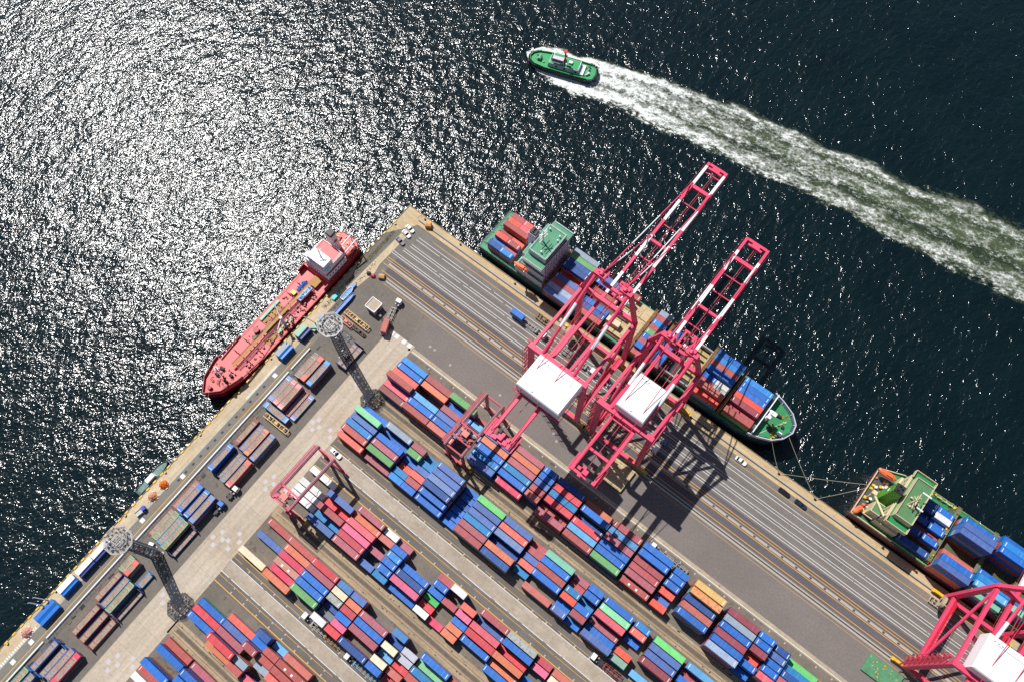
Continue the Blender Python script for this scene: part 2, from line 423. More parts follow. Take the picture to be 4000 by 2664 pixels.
# light strips of the landside crane rail and the centre strip with its dark lids
mb = MB()
mb.rect(15, XE, -34.35, -33.62, Z2); mb.rect(15, XE, -33.1, -32.6, Z3); mb.rect(12, XE, -27.75, -26.75, Z3)
mb.rect(8, XE, -3.05, -2.55, Z3)
struct('light_rail_edging', mb, paint('rail_edging', alb(188,176,162), .7, .1, 1))
mb = MB(); x = 30.4
while x < XE: mb.rect(x, x+.95, -27.6, -26.9, Z4); x += 6.12
mb.rect(15, XE, -33.62, -33.1, Z2); mb.rect(8, XE, -3.62, -3.1, Z3)
struct('dark_rail_slot', mb, paint('slot_dark', (.055,.045,.042), .7, .2))
mb = MB()
for y in (-33.36,-3.36): mb.box(14, XE, y-.05, y+.05, .005, .06)
for (a, b) in rails:
    c = (a+b)/2
    for d in (-1.6,-.75,.75,1.6): mb.box(49, XE, c+d-.06, c+d+.06, .005, .07)
mb.box(48, XE, -51.75, -51.65, .005, .05)
struct('crane_rail_line', mb, M_dark)
mb = MB()
for (a, b) in rails:
    c = (a+b)/2; mb.rect(50.2, XE, c-.6, c+.6, Z3)
struct('rail_trench_pavement', mb, paint('trench', alb(112,100,86), .85, .25, .6))
mb = MB()
for bi, y in enumerate((-109.9,-164.8,-162.9,-155.4,-100.6,-52.6)):
    for k in range(40):
        x = 56+k*6.5; mb.rect(x, x+.5, y-.35, y+.35, Z4+.004); 
struct('bay_number_marking', mb, paint('number_paint', alb(190,184,176), .7, .2, 4))
# manhole lids, weeds
mb = MB()
for x, y in ((44.5,-51.3),(50.4,-45),(52.8,-44.9),(86,-43.4),(112.5,-42.6),(115.3,-44.4),(62,-46)):
    n = 14; mb.sheet([(x+.55*math.cos(2*math.pi*i/n), y+.55*math.sin(2*math.pi*i/n)) for i in range(n)], Z2)
struct('manhole_lid_pavement', mb, paint('lid', alb(170,164,158), .7, .1))
mb = MB()
for k in range(900):
    t = random.random(); y = -14-t*46; x = 2.2+1.6*random.random()+(3.4 if random.random() < .3 and y < -30 else 0)
    px, py, _ = LW(x, y); a = random.uniform(0, 6.28); r = random.uniform(.1, .32); h = random.uniform(.05, .3)
    mb.add([(px+r*math.cos(a), py+r*math.sin(a), .02), (px-r*math.cos(a), py-r*math.sin(a), .02), (px+.2*math.sin(a), py-.2*math.cos(a), h)], [(0,1,2)])
tag(mb.build('weeds', paint('weed_green', (.09,.11,.03), .9, .3)), kind='stuff')
# quay edges
mb = MB()
mb.box(0, XE, -.14, .16, -.5, .22)
struct('main_quay_kerb', mb, paint('kerb_concrete', alb(150,128,96), .8, .3, .5))
mb = MB(LM); mb.box(-.16, .14, -500, -.2, -.5, .2)
struct('left_quay_kerb', mb, paint('kerb_concrete2', alb(150,128,96), .8, .3, .5))
mb = MB(LM); y = -9
while y > -330: mb.box(-.24, .4, y-1.5, y, .21, .27); y -= 3.7
struct('yellow_kerb_marking', mb, M_yel)
# ------------------------------------------------------------------ containers
ORD = ['first','second','third','fourth','fifth','sixth','seventh','eighth','ninth','tenth','eleventh','twelfth',
       'thirteenth','fourteenth','fifteenth','sixteenth','seventeenth','eighteenth']
CW, CH = 2.44, 2.6
def cont_meshes(L, tall=0):
    H = CH + tall; b = MB()
    b.box(-L/2+.03, L/2-.03, -CW/2+.03, CW/2-.03, .02, H-.06)
    n = int(L/.56)                                        # pressed side panels
    for i in range(n):
        x = -L/2+.35+(L-.7)*(i+.5)/n
        for s in (-1, 1): b.box(x-.13, x+.13, s*(CW/2-.029) if s > 0 else -CW/2+.004, CW/2-.004 if s > 0 else -(CW/2-.029), .18, H-.2)
    for s in (-1, 1):
        b.box(-L/2, L/2, s*CW/2-(.09 if s > 0 else 0), s*CW/2+(.09 if s < 0 else 0), H-.058, H-.008)
        b.box(-L/2, L/2, s*CW/2-(.09 if s > 0 else 0), s*CW/2+(.09 if s < 0 else 0), 0, .15)
        b.box(s*L/2-(.14 if s > 0 else 0), s*L/2+(.14 if s < 0 else 0), -CW/2+.092, CW/2-.092, H-.058, H-.012)
        for t in (-1, 1):
            b.cbox((s*(L/2-.09), t*(CW/2-.085), H/2), (.185, .175, H+.004))
    me = b.build('t', [CM['blue']]).data
    return me
def roof_mesh(L, style, tall=0):
    H = CH + tall; r = MB()
    n = int(L/1.12)
    r.box(-L/2+.16, L/2-.16, -CW/2+.11, CW/2-.11, H-.058, H-.04)
    for i in range(n):                                    # shallow roof corrugations
        x = -L/2+.3+(L-.6)*(i+.5)/n
        r.box(x-.36, x+.36, -CW/2+.14, CW/2-.14, H-.0398, H-.018)
    z = H-.004
    if style in (1, 2):
        for s in ((-1, 1) if style == 1 else (1,)):
            r.box(s*(L/2-.75)-.12, s*(L/2-.75)+.12, -.85, .75, H-.0178, z, 1)
    if style == 3:
        for x in (-L*.18, L*.08): r.box(x-.4, x+.4, -.7, .1, H-.0178, z, 1)
        r.box(L/2-.85, L/2-.62, -.8, .8, H-.0178, z, 1)
    me = r.build('t', [CM['blue'], M_mark]).data
    return me
_cm = {}
def cmesh(L, style, tall):
    k = (L, style, tall)
    if k not in _cm:
        _cm[k] = (cont_meshes(L, tall), roof_mesh(L, style, tall))
    return _cm[k]
for k in list(COL.objects):
    pass
def drop_temp():
    for o in [o for o in COL.objects if o.name.split('.')[0] == 't']: bpy.data.objects.remove(o)
for L in (12.19, 6.06):
    for st in (0, 1, 2, 3): cmesh(L, st, 0)
cmesh(12.19, 0, .3); cmesh(6.06, 0, .3)
drop_temp()
PEND = []; MORE = []
CAMP = m4.inverted(); FPX = 3373.87
def seen(x, y, z):
    q = CAMP @ Vector((x, y, z)); return 2000+FPX*q.x/-q.z, 1332-FPX*q.y/-q.z
def container(col, L, x, y, z, label, group, rz=0, style=None, tall=0, pri=0):
    """noted down here; the ones that show largest are built one by one at the end"""
    PEND.append((col, L, x, y, z, label, group, rz, style, tall, pri))
def build_container(col, L, x, y, z, label, group, rz=0, style=None, tall=0, pri=0):
    if style is None:
        style = random.choice((1,1,1,2,0)) if col in ('blue','blue2','teal','navy') else random.choice((0,0,1,2,0,3 if col in ('brick','tan') else 0))
    if tall: style = 0
    bm_, rm_ = cmesh(L, style, tall)
    o = bpy.data.objects.new('shipping_container', bm_); COL.objects.link(o)
    o.location = (x, y, z); o.rotation_euler = (0, 0, rz + random.uniform(-.003, .003))
    o.material_slots[0].link = 'OBJECT'; o.material_slots[0].material = CM[col]
    r = bpy.data.objects.new('roof_panel', rm_); COL.objects.link(r); r.parent = o
    r.material_slots[0].link = 'OBJECT'; r.material_slots[0].material = CM[col]
    tag(o, label, 'container', group); return o
LOWK = ['blue','blue','navy','brick','brick2','maroon','mauve','teal','slate','green','grey','orange','salmon'] + sorted(DISP)
MB_LOW = MB()
class Lower:
    def __init__(self): self.mb = MB_LOW
    def add(self, L, x, y, z, col=None):
        k = random.randrange(13) if col is None else LOWK.index(col, 13); b = self.mb
        if not (-150 < seen(x, y, z)[0] < 4150 and -150 < seen(x, y, z)[1] < 2830): return
        b.box(x-L/2+.02, x+L/2-.02, y-CW/2+.02, y+CW/2-.02, z+.01, z+CH-.01, k)
        for s in (-1, 1):
            for t in (-1, 1): b.cbox((x+s*(L/2-.08), y+t*(CW/2-.08), z+CH/2), (.17,.17,CH-.014), k)
            b.box(x-L/2+.17, x+L/2-.17, y+s*(CW/2)-.06*(s > 0), y+s*(CW/2)+.06*(s < 0), z+CH-.14, z+CH-.02, k)
    def done(self, name): pass
YB = {1: ('front', -57.4, 2.8), 2: ('second', -81.4, 2.8), 3: ('third', -112.3, 2.8), 4: ('fourth', -136.9, 2.83),
      5: ('fifth', -167.3, 2.85), 6: ('corner', -190.5, 2.95)}
# (block, x, feet, colours of rows one to six from the sea side, stack heights)
YARD = [
(1,53.8,40,'blue2 blue coral brick rose maroonp','333422'),(1,66.6,40,'brick2 orange - sky blue brick','33-333'),
(1,79.2,40,'green blue mauve slate blue salmon','423333'),(1,88.9,20,'brick2 sky grey - - -','121---'),
(1,99.3,40,'brick2 steel orange blue blue2 slate','333333'),(1,112.4,40,'mauve orange mauve teal blue magenta','333332'),
(1,122.2,20,'blue blue slate brick2 salmon -','33333-'),(1,132.1,40,'navy red teal red brick mauve','333313'),
(1,145.2,40,'orange blue navy red sky brick','231333'),(1,158,40,'brick2 skyrust mauve blue blue green','333333'),
(1,171.4,40,'blue blue brick2 brick2 mauve brick','443332'),(1,181.8,20,'blue blue blue vermil slate vermil','333212'),
(1,193.4,40,'yellow orangerust navy salmon blue -','55444-'),(1,208,40,'maroon grey blue maroon blue greyblue','444444'),
(1,217.7,20,'blue blue maroon vermil blue blue','444231'),(1,224.6,20,'navy slate blue blue rose -','33333-'),
(1,234.2,40,'lime teal navy mauve - -','1233--'),(1,247,40,'orange brick2 blue slate - -','1222--'),
(2,53.5,40,'blue mint slate blue2 brick coral','143332'),(2,66.8,40,'grey blue blue mauve green mauve','313331'),
(2,77,20,'mauve green blue vermil teal blue2','331122'),(2,83.1,20,'teal teal slate coral brick2 blue','122222'),
(2,93.2,40,'slate slate lslate navy blue blue','444432'),(2,103.4,20,'blue blue navy blue blue blue','111111'),
(2,112.7,40,'lime slate slate teal mauve brick2','333333'),(2,125.5,40,'slate coral lslate navy orange navy','333133'),
(2,135.7,20,'brick2 brick2 slate coral teal -','12221-'),(2,145,40,'mint2 blue brick blue - salmon','3333-2'),
(2,155.1,20,'mauve brick2 teal vermil blue slate','113313'),(2,161.5,20,'blue blue teal blue brick2 blue','331331'),
(2,171.5,40,'blue mint rose mauve blue slate','333113'),(2,181.8,20,'blue2 coral blue - vermil sage','331-22'),
(2,193.3,40,'lime slate slate maroon - sky','3333-1'),(2,207,40,'sky brick2 blue brick - -','3133--'),(2,220.4,40,'blue brick2 slate mauve - -','2222--'),
(3,54.1,40,'white - white white white -','1-111-'),(3,67.2,40,'- slate red brick2 teal slate','-31313'),
(3,80.2,40,'mauve orange rose pink crimson mauve','323333'),(3,89.9,20,'white salmon - mauve - slate','22-2-2'),
(3,96.5,20,'mauve blue blue2 blue blue teal','133332'),(3,106.3,40,'- - blue navy pink blue','--2331'),
(3,116.3,20,'brick2 blue blue lgreen red white','232112'),(3,122.8,20,'white - brick2 - - magenta','3-2--1'),
(3,129.4,20,'- coral pink blue orange orange','-32122'),(3,139.3,40,'brick2 slate rose red blue -','31332-'),
(3,151.8,40,'greyrust blue red orange orange blue','331313'),(3,162,20,'crimson pink - blue - -','22-1--'),(3,172,40,'salmon cream - - - -','22----'),(3,186,40,'blue brick - - - -','21----'),
(4,55.4,40,'brick - slate - - -','1-1---'),(4,67.8,40,'brick orange magenta tan magenta orange','222212'),
(4,79.8,40,'red mauve blue blue green -','33333-'),(4,89.7,20,'steel cream greyrust navy dgrey white','333113'),
(4,96.4,20,'slate orange crimson blue pink red','333323'),(4,106,40,'- mauve blue mauve - navy','-333-3'),
(4,116,20,'steel navy cream sky cream blue','313133'),(4,122.7,20,'- silver silver red salmon crimson','-22121'),
(4,132.4,40,'blue mint teal brick - -','3133--'),(4,145.4,40,'brick blue - - - -','22----'),
(5,56.9,40,'- - blue red blue -','--222-'),(5,69.3,40,'- coral slate mauve red orange','-22242'),
(5,78.1,20,'navy blue brick2 - grey brick','324-33'),(5,84.9,20,'sky brick brick grey - rose','1332-2'),
(5,94.2,40,'salmon brick brick coral - -','2333--'),
(6,56.7,40,'brick blue - blue brick white','12-322'),(6,69.9,40,'mauve blue blue - - -','133---')]
low = Lower(); cnt = {}
for blk, x, ft, cols, tiers in YARD:
    nm, y0, pitch = YB[blk]; L = 12.19 if ft == 40 else 6.06; k = cnt.get(blk, 0); cnt[blk] = k+1
    for r, (c, t) in enumerate(zip(cols.split(), tiers)):
        if c == '-': continue
        y = y0 - pitch*r + random.uniform(-.05, .05); t = int(t); xx = x + random.uniform(-.1, .1)
        reef = .3 if c in ('white','cream') else 0
        container(c, L, xx, y, CH*(t-1)+.03, '%s %s container, %s row of %s yard block, %s bay from concrete road' %
                  ('long' if ft == 40 else 'short', WORD[c], ORD[r], nm, ORD[k]), 'containers stacked in the yard', tall=reef)
        for i in range(t-1): low.add(L, xx+random.uniform(-.06,.06), y+random.uniform(-.04,.04), CH*i+.03)
low.done('lower_container_tiers')

# ------------------------------------------------------------------ quay cranes
def qcrane(x0, x1, zb, za, aw, zo, tip, shed, back, label, sep=4.0, bands=9.5, crossY=(), boomdx=0, extra=True):
    cx = (x0+x1)/2; loc = Vector((cx, -18.35, 0)); T = Matrix.Translation(-loc)
    root = thing('quay_crane', label, 'crane', loc, 0, 'quay cranes along the container berth')
    yw, yl = -3.35, -33.36
    def P(): return MB(T)
    for x in (x0, x1):
        b = P(); b.beam((x,yl,3),(x,yl,zb-1.2),1.5,1.9); b.build('leg', M_pink, root)
        s = 1 if x > cx else -1
        b = P(); b.beam((x,yw,3),(x,yw,zb),1.5,1.9); b.beam((x,yw,zb),(cx+s*aw,yw,za),1.3,1.6); b.build('leg', M_pink, root)
        b = P(); b.beam((x,yl+.96,zb-.6),(x,yw-.96,zb-.6),1.1,1.6)
        b.build('side_beam', M_pink, root); b = P(); b.beam((x,yl+.96,10),(x,yw-.96,10),1.0,1.5); b.build('lower_side_beam', M_pink, root)
        b = P(); b.tube((x,yl+1.6,11.2),(x,yw-1.1,zb-1.6),.55,10); b.build('brace', M_pink, root)
        # walkway with handrails on the lower side beam
        b = P(); o = -s*1.15
        b.box(x+o-.55, x+o+.55, yl+1, yw-1, 10.2, 10.28)
        for d in (-.55,.55):
            for z in (10.8,11.3): b.beam((x+o+d,yl+1,z),(x+o+d,yw-1,z),.07)
            for i in range(15): b.beam((x+o+d,yl+1+i*2,10.28),(x+o+d,yl+1+i*2,11.3),.07)
        b.build('walkway', M_red2, root)
    b = P(); b.beam((x0-1.1,yl,zb),(x1+1.1,yl,zb),1.9,2.2); b.build('portal_beam', M_pink, root)
    b = P(); b.beam((x0-.8,yw,zb),(x1+.8,yw,zb),1.5,2.0); b.build('portal_beam', M_pink, root)
    for y in (yl, yw):
        b = P(); b.beam((x0-1,y,3.2),(x1+1,y,3.2),1.3,1.7); b.build('sill_beam', M_pink, root)
        for x in (x0, x1):
            b = P()
            b.beam((x-4.2,y,2.0),(x+4.2,y,2.0),1.0,.9)
            for k in (-3.2,-1.1,1.1,3.2):
                b.cbox((x+k,y,1.15),(1.7,.9,.8)); 
                for j in (-.45,.45): b.tube((x+k+j,y-.22,.42),(x+k+j,y+.22,.42),.4,10,1)
            b.cbox((x-4.6,y,1.5),(.9,1.3,1.0)); b.cbox((x+4.6,y,1.5),(.9,1.3,1.0))
            b.build('bogie', [M_yel, M_dark], root)
    # A-frame head
    b = P()
    for s in (-1, 1):
        b.beam((cx+s*(aw+.6),yw,za),(cx+s*(aw-4.2),yw,za),2.0,1.5)
        b.beam((cx+s*(aw-4.2),yw+.5,za),(cx+s*(aw-3.4),yw+3.2,za-1.2),1.0,.9)
        b.cbox((cx+s*(aw-1.6),yw+.9,za+.95),(1.3,1.6,.9))
        b.tube((cx+s*(aw-2.4),yw-.6,za+1.1),(cx+s*(aw-2.4),yw+.6,za+1.1),.7,12)
    b.beam((cx-aw+4,yw,za-4.4),(cx+aw-4,yw,za-4.4),1.1,1.1)
    b.beam((cx-aw+.5,yw,za-.5),(cx-aw+4,yw,za-4.4),.8,.8); b.beam((cx+aw-.5,yw,za-.5),(cx+aw-4,yw,za-4.4),.8,.8)
    b.build('apex_frame', M_pink, root)
    # back stays with a white band
    for s in (-1, 1):
        p = Vector((cx+s*(aw-.6),yw-1.1,za-.3)); q = Vector((cx+s*(aw-.6),yl+.4,zb+1.0)); b = P()
        for a, e, mi in ((0,.36,0),(.36,.66,1),(.66,1,0)): b.tube(p.lerp(q,a), p.lerp(q,e), .62, 10, mi)
        b.build('back_stay', [M_pink, M_white], root)
    # girders and boom
    def girder(s):
        b = P(); y = back
        k = 0
        while y < 1.0:
            e = min(y+9, 1.0); b.beam((cx+s*sep,y,zo),(cx+s*sep,e,zo),1.15,1.7, 0); y = e; k += 1
        return b
    for s in (-1, 1): girder(s).build('girder', [M_pink, M_white], root)
    for s in (-1, 1):
        b = P(); y = 1.3; k = 1; ee = []
        while y < tip:
            e = min(y+bands*(1.12 if k % 2 else .9), tip); xs = lambda t: cx+s*sep+boomdx*(t/tip)
            b.beam((xs(y),y,zo),(xs(e),e,zo),1.1,1.6, 1 if k % 2 else 0); y = e; k += 1
        b.build('boom_girder', [M_pink, M_white], root)
    dx = lambda y: boomdx*max(0, y)/tip
    def cross(y, wd, h, o=.6, dz=0):
        b = P(); b.beam((cx-sep+o+dx(y),y,zo+dz),(cx+sep-o+dx(y),y,zo+dz),wd,h); b.build('cross_beam', M_pink, root)
    for y, wd in [(tip-.3,1.1)] + [(c, 1.5 if i == 0 else 1.1) for i, c in enumerate(crossY)]: cross(y, wd, 1.2)
    for y in [c+8.5 for c in crossY] + [c-8 for c in crossY]:
        if y < tip-2: cross(y, .35, .4, .55, -.2)
    for y in (back+.6, -48.5, -34.8): cross(y, 1.0, 1.2)
    b = P()
    b.cbox((cx+dx(tip),tip-1.9,zo+.7),(3.2,1.8,.8)); b.cbox((cx+dx(tip)-2.2,tip-2.4,zo+.6),(1.5,.9,.9)); b.cbox((cx+dx(tip)+2.2,tip-2.4,zo+.6),(1.5,.9,.9))
    b.build('boom_tip_sheave', M_pink, root)
    b = P()
    b.beam((cx-.45,back+3,zo-.1),(cx+.2+dx(tip),tip-2,zo-.1),.22,.3); b.beam((cx+.45,-30,zo-.1),(cx+.9+dx(tip),tip-2,zo-.1),.12,.2)
    for s in (-1, 1):                                                   # catwalk rails beside the girders
        o = s*(sep+1.15)
        b.beam((cx+o,back+1,zo+.9),(cx+o+dx(tip),tip-1,zo+.9),.07); 
        for i in range(int((tip-back)/3)): 
            y = back+1+i*3; b.beam((cx+o-s*.5+dx(y),y,zo+.1),(cx+o+dx(y),y,zo+.1),.08); b.beam((cx+o+dx(y),y,zo+.1),(cx+o+dx(y),y,zo+.9),.06)
    b.build('cable_run', M_pinkd, root)
    for s in (-1, 1):
        b = P(); p = Vector((cx+s*(aw-2.6),yw+1,za+1.2))
        for c, r in zip(crossY[:2], (.26,.24)):
            q = Vector((cx+s*(sep+.4)+dx(c),c-.5,zo+1)); 
            for a, e, mi in ((0,.3,0),(.3,.62,1),(.62,1,0)): b.tube(p.lerp(q,a), p.lerp(q,e), r, 6, mi)
            b.beam(q+Vector((0,0,-.6)), q+Vector((0,1.4,.2)), .7, .8, 0)
        b.build('fore_stay', [M_pink, M_white], root)
    b = P()                                                             # hoist ropes back over the house
    for s in (-1, 1):
        b.tube((cx+s*3.4,yw-.8,za+.6),(cx+s*4.2,back+2,zo+1.2),.13,6)
    b.build('hoist_rope', M_red2, root)
    # machinery house
    a0, a1, b0, b1, z0, z1 = shed; b = P()
    b.prism([(a0,b0),(a1,b0),(a1,b1),(a0,b1)], z0, z1-.5, 0)
    i = .35; b.prism([(a0,b0),(a1,b0),(a1,b1),(a0,b1)], z1-.499, z1, 0, [(a0+i,b0+i),(a1-i,b0+i),(a1-i,b1-i),(a0+i,b1-i)])
    hs = b.build('machinery_house', M_white, root)
    b = P()
    for z in (z0+.1, z0+1.1):
        for p, q in (((a0-.8,b0-.9),(a1+.8,b0-.9)),((a1+.8,b0-.9),(a1+.8,b1)),((a0-.8,b0-.9),(a0-.8,b1))):
            b.beam((*p,z),(*q,z),.1)
    b.box(a0-.85, a1+.85, b0-.95, b0-.02, z0-.12, z0-.02)
    b.build('platform', M_pinkd, hs)
    b = P()
    for q in range(3): b.cbox((a0+2+q*1.3, b1-1.6, z1+.12),(.5,.25,.24))
    b.tube((a0+3,b1-2.2,z1+.08),(a1-3,b1-2.2,z1+.08),.06,6); b.tube((a1-3,b1-2.2,z1+.08),(a1-3,b1-3.6,z1+.08),.06,6)
    b.cbox((cx,b0+1,z1+.1),(.6,.4,.2)); b.build('roof_fitting', M_grey, hs)
    # backreach machinery
    b = P()
    for k in range(9): b.cbox((cx+random.uniform(-3,3), back+random.uniform(-.5,5), zo+random.uniform(.2,1.2)), (random.uniform(.8,1.8), random.uniform(.8,1.8), random.uniform(.6,1.2)), 1 if k % 3 == 0 else 0, random.uniform(-.1,.1))
    b.cbox((cx,back+1.8,zo+1.5),(2.0,1.8,1.2),0)
    for s in (-1, 1):
        b.box(cx+s*5.4-.6, cx+s*5.4+.6, back, back+7, zo-.7, zo-.62, 0)
        for z in (zo, zo+.5): b.beam((cx+s*6,back,z),(cx+s*6,back+7,z),.08)
    b.build('backreach_machinery', [M_pink, M_dark], root)
    # trolley and cab hang under the girders near the waterside
    b = P(); ty = 3 if extra else 6
    b.beam((cx-sep,ty,zo-1.2),(cx+sep,ty,zo-1.2),.9,.7); b.beam((cx-sep,ty+6,zo-1.2),(cx+sep,ty+6,zo-1.2),.9,.7)
    for s in (-1, 1): b.beam((cx+s*2.4,ty,zo-1.2),(cx+s*2.4,ty+6,zo-1.2),.7,.6)
    for k in range(10): b.cbox((cx+random.uniform(-2,2), ty+random.uniform(.5,5.5), zo-1+random.uniform(0,.5)), (random.uniform(.4,1.2),random.uniform(.4,1.2),.5), 1 if k % 2 else 0)
    tr = b.build('trolley', [M_pink, M_dark], root)
    b = P(); b.cbox((cx+.6,ty+2.4,zo-3.4),(2.2,2.8,2.4)); b.cbox((cx+.9,ty+3.0,zo-2.1),(.9,1.0,.3),1); b.build('cab', [M_white, M_dark], tr)
    # ladder tower and rails round the landside leg
    b = P(); lx = x0-1.9
    for k in range(9):
        z = 4+k*(zb-5)/9; h = (zb-5)/9
        b.beam((lx-.6,yl-1.2,z),(lx+.3,yl+1.6,z+h),.5,.12)
        b.box(lx-1.1, lx+.7, yl+1.3, yl+2.2, z+h-.08, z+h)
        for d in (-1.0,.7): b.beam((lx+d,yl-1.4,z+1),(lx+d,yl+2.2,z+1),.07)
        for d in ((-1,-1.4),(.7,-1.4),(-1,2.2),(.7,2.2)): b.beam((lx+d[0],yl+d[1],z),(lx+d[0],yl+d[1],z+h),.09)
    b.build('stair_tower', M_pinkd, root)
    b = P()
    b.tube((x0-2.0,yw-3.4,6.4),(x0-.9,yw-3.4,6.4),2.3,20); b.tube((x0-2.1,yw-3.4,6.4),(x0-.8,yw-3.4,6.4),.7,12,1)
    b.build('cable_reel', [M_beige, M_dark], root)
    return root
qcrane(93.4, 116.8, 45, 62.5, 7.4, 41.5, 71.4, (98.9,117.2,-49.2,-35.4,45.2,51), -67.5,
       'tall pink red quay crane with the widest white machinery house and longest boom', crossY=(58.8,29.7), boomdx=-1.4)
qcrane(124.3, 145.6, 40.3, 52, 6.9, 38.5, 54.6, (129.4,140.9,-34.0+1.6,-17.6,39.7,46.4), -58.5,
       'pink red quay crane between its taller neighbour and the cargo ship bow', sep=4.6, bands=9, crossY=(44.6,19.8), boomdx=-1.3)
qcrane(262.2, 283.5, 40.3, 52, 6.9, 38.5, 54.6, (264.4,281,-34.0+1.2,-20.2,39.7,46.6), -58.5,
       'pink red quay crane cut off by the lower right corner of view', sep=4.6, bands=9, crossY=(44.6,19.8), boomdx=-1.3)

# ------------------------------------------------------------------ yard gantry cranes
def gantry(x0, x1, yn, ys, z, ty, label, walk, tint):
    cx = (x0+x1)/2; loc = Vector((cx,(yn+ys)/2,0)); T = Matrix.Translation(-loc)
    root = thing('yard_gantry_crane', label, 'crane', loc, 0, 'yard gantry cranes')
    for x in (x0, x1):
        b = MB(T); b.beam((x,ys-.6,z),(x,yn+.6,z),1.0,1.5, 0)
        b.box(x-.28, x+.28, ys-.4, yn+.4, z+.76, z+.86, 1); b.box(x-.1, x+.1, ys-.4, yn+.4, z+.86, z+1.0, 2)
        b.build('girder', [tint, M_dark, M_grey], root)
        for y in (yn, ys):
            b = MB(T); s = 1 if x > cx else -1
            b.beam((x,y,z-.8),(x,y,1.4),.9,1.1, 0); b.build('leg', tint, root)
    for y in (yn, ys):
        b = MB(T); b.beam((x0-2.4,y,1.6),(x1+2.4,y,1.6),.8,1.0); b.build('sill_beam', tint, root)
        b = MB(T); b.beam((x0,y,z-.5),(x1,y,z-.5),.6,1.0); b.build('end_beam', tint, root)
        for x in (x0, x1):
            b = MB(T); b.cbox((x,y,.7),(3.0,.7,.7)); 
            for k in (-.9,.9): b.tube((x+k,y-.2,.38),(x+k,y+.2,.38),.36,10,1)
            b.build('bogie', [tint, M_dark], root)
    b = MB(T); o = x0-1.1                                                # walkway with hanging power cable
    b.box(o-.4, o+.4, ys, yn, z-.1, z-.04)
    for d in (-.42,.42):
        for h in (.45,.95): b.beam((o+d,ys,z+h),(o+d,yn,z+h),.07)
    n = 24; pts = []
    for i in range(n+1):
        t = i/n; pts.append((o-.75-.35*abs(math.sin(t*math.pi*7)), ys+(yn-ys)*t, z-.2-.9*abs(math.sin(t*math.pi*7))))
    b.path(pts, .1, 5); b.build('walkway', tint, root)
    b = MB(T)
    b.beam((x0-.6,ty-2.6,z+1.2),(x1+.6,ty-2.6,z+1.2),.7,.6); b.beam((x0-.6,ty+2.6,z+1.2),(x1+.6,ty+2.6,z+1.2),.7,.6)
    for k in range(26):
        b.cbox((cx+random.uniform(-3.4,3.4), ty+random.uniform(-2.4,2.4), z+1.4+random.uniform(0,.7)), (random.uniform(.3,1.3),random.uniform(.3,1.3),random.uniform(.3,.9)), random.choice((0,0,1)), random.uniform(0,.4))
    for x in (x0-.7, x1+.7):
        for h in (1.9,2.4): b.beam((x,ty-3.2,z+h),(x,ty+3.2,z+h),.09)
        for k in range(5): b.beam((x,ty-3.2+1.6*k,z+1.4),(x,ty-3.2+1.6*k,z+2.4),.09)
    for y in (ty-3.2, ty+3.2):
        for h in (1.9,2.4): b.beam((x0-.7,y,z+h),(x1+.7,y,z+h),.09)
    tr = b.build('trolley', [tint, M_dark], root)
    b = MB(T); b.cbox((cx+.3,ty-.2,z+3.0),(2.6,2.2,1.5)); b.cbox((cx-1.9,ty+.6,z+2.3),(1.2,1.1,1.0)); b.build('trolley_house', paint('trolley_house_paint', alb(240,100,120) if tint == M_pinkd2 else alb(225,130,115), .5, .06), tr)
    b = MB(T); b.cbox((cx,ys-1.1,3.2),(2.4,1.4,2.4)); b.build('electrical_cabin', tint, root); b = MB(T); b.cbox((cx+3.5,ys+.2,2.7),(2.2,.8,1.3)); b.build('cable_box', tint, root)
    b = MB(T); b.cbox((x1+2.6,ys,1.1),(1.6,1.0,.8)); b.build('buffer', M_yel, root)
    return root
M_pinkd2 = paint('gantry_pink_paint', (.50,.035,.085), .45, .18, .3)
gantry(85.8, 93.8, -50.9, -75.0, 18, -68.0, 'dark red yard gantry crane spanning the front container block', True, M_pinkd)
gantry(49.7, 57.6, -105.6, -129.2, 18, -126.6, 'pink red yard gantry crane over the white containers', True, M_pinkd2)
# ------------------------------------------------------------------ ships
def wall_strip(b, pts, z0, z1, t, mi=0, closed=False):
    ps = list(pts) + ([pts[0]] if closed else [])
    for p, q in zip(ps, ps[1:]): b.beam((p[0],p[1],(z0+z1)/2), (q[0],q[1],(z0+z1)/2), t, z1-z0, mi)
def rails(b, pts, z, mi=0, h=1.0, closed=False):
    ps = list(pts) + ([pts[0]] if closed else [])
    for p, q in zip(ps, ps[1:]):
        for k in (.5, 1): b.beam((p[0],p[1],z+h*k), (q[0],q[1],z+h*k), .07, .07, mi)
        n = max(1, int(math.dist(p, q)/2.2))
        for i in range(n+1):
            x = p[0]+(q[0]-p[0])*i/n; y = p[1]+(q[1]-p[1])*i/n; b.beam((x,y,z),(x,y,z+h),.06,.06,mi)
def clutter(b, x0, x1, y0, y1, z, n, mis, smin=.3, smax=1.2, hmax=1.0):
    for k in range(n):
        s = (random.uniform(smin,smax), random.uniform(smin,smax), random.uniform(.2,hmax))
        b.cbox((random.uniform(x0,x1), random.uniform(y0,y1), z+s[2]/2+.01), s, random.choice(mis), random.uniform(0,.6))
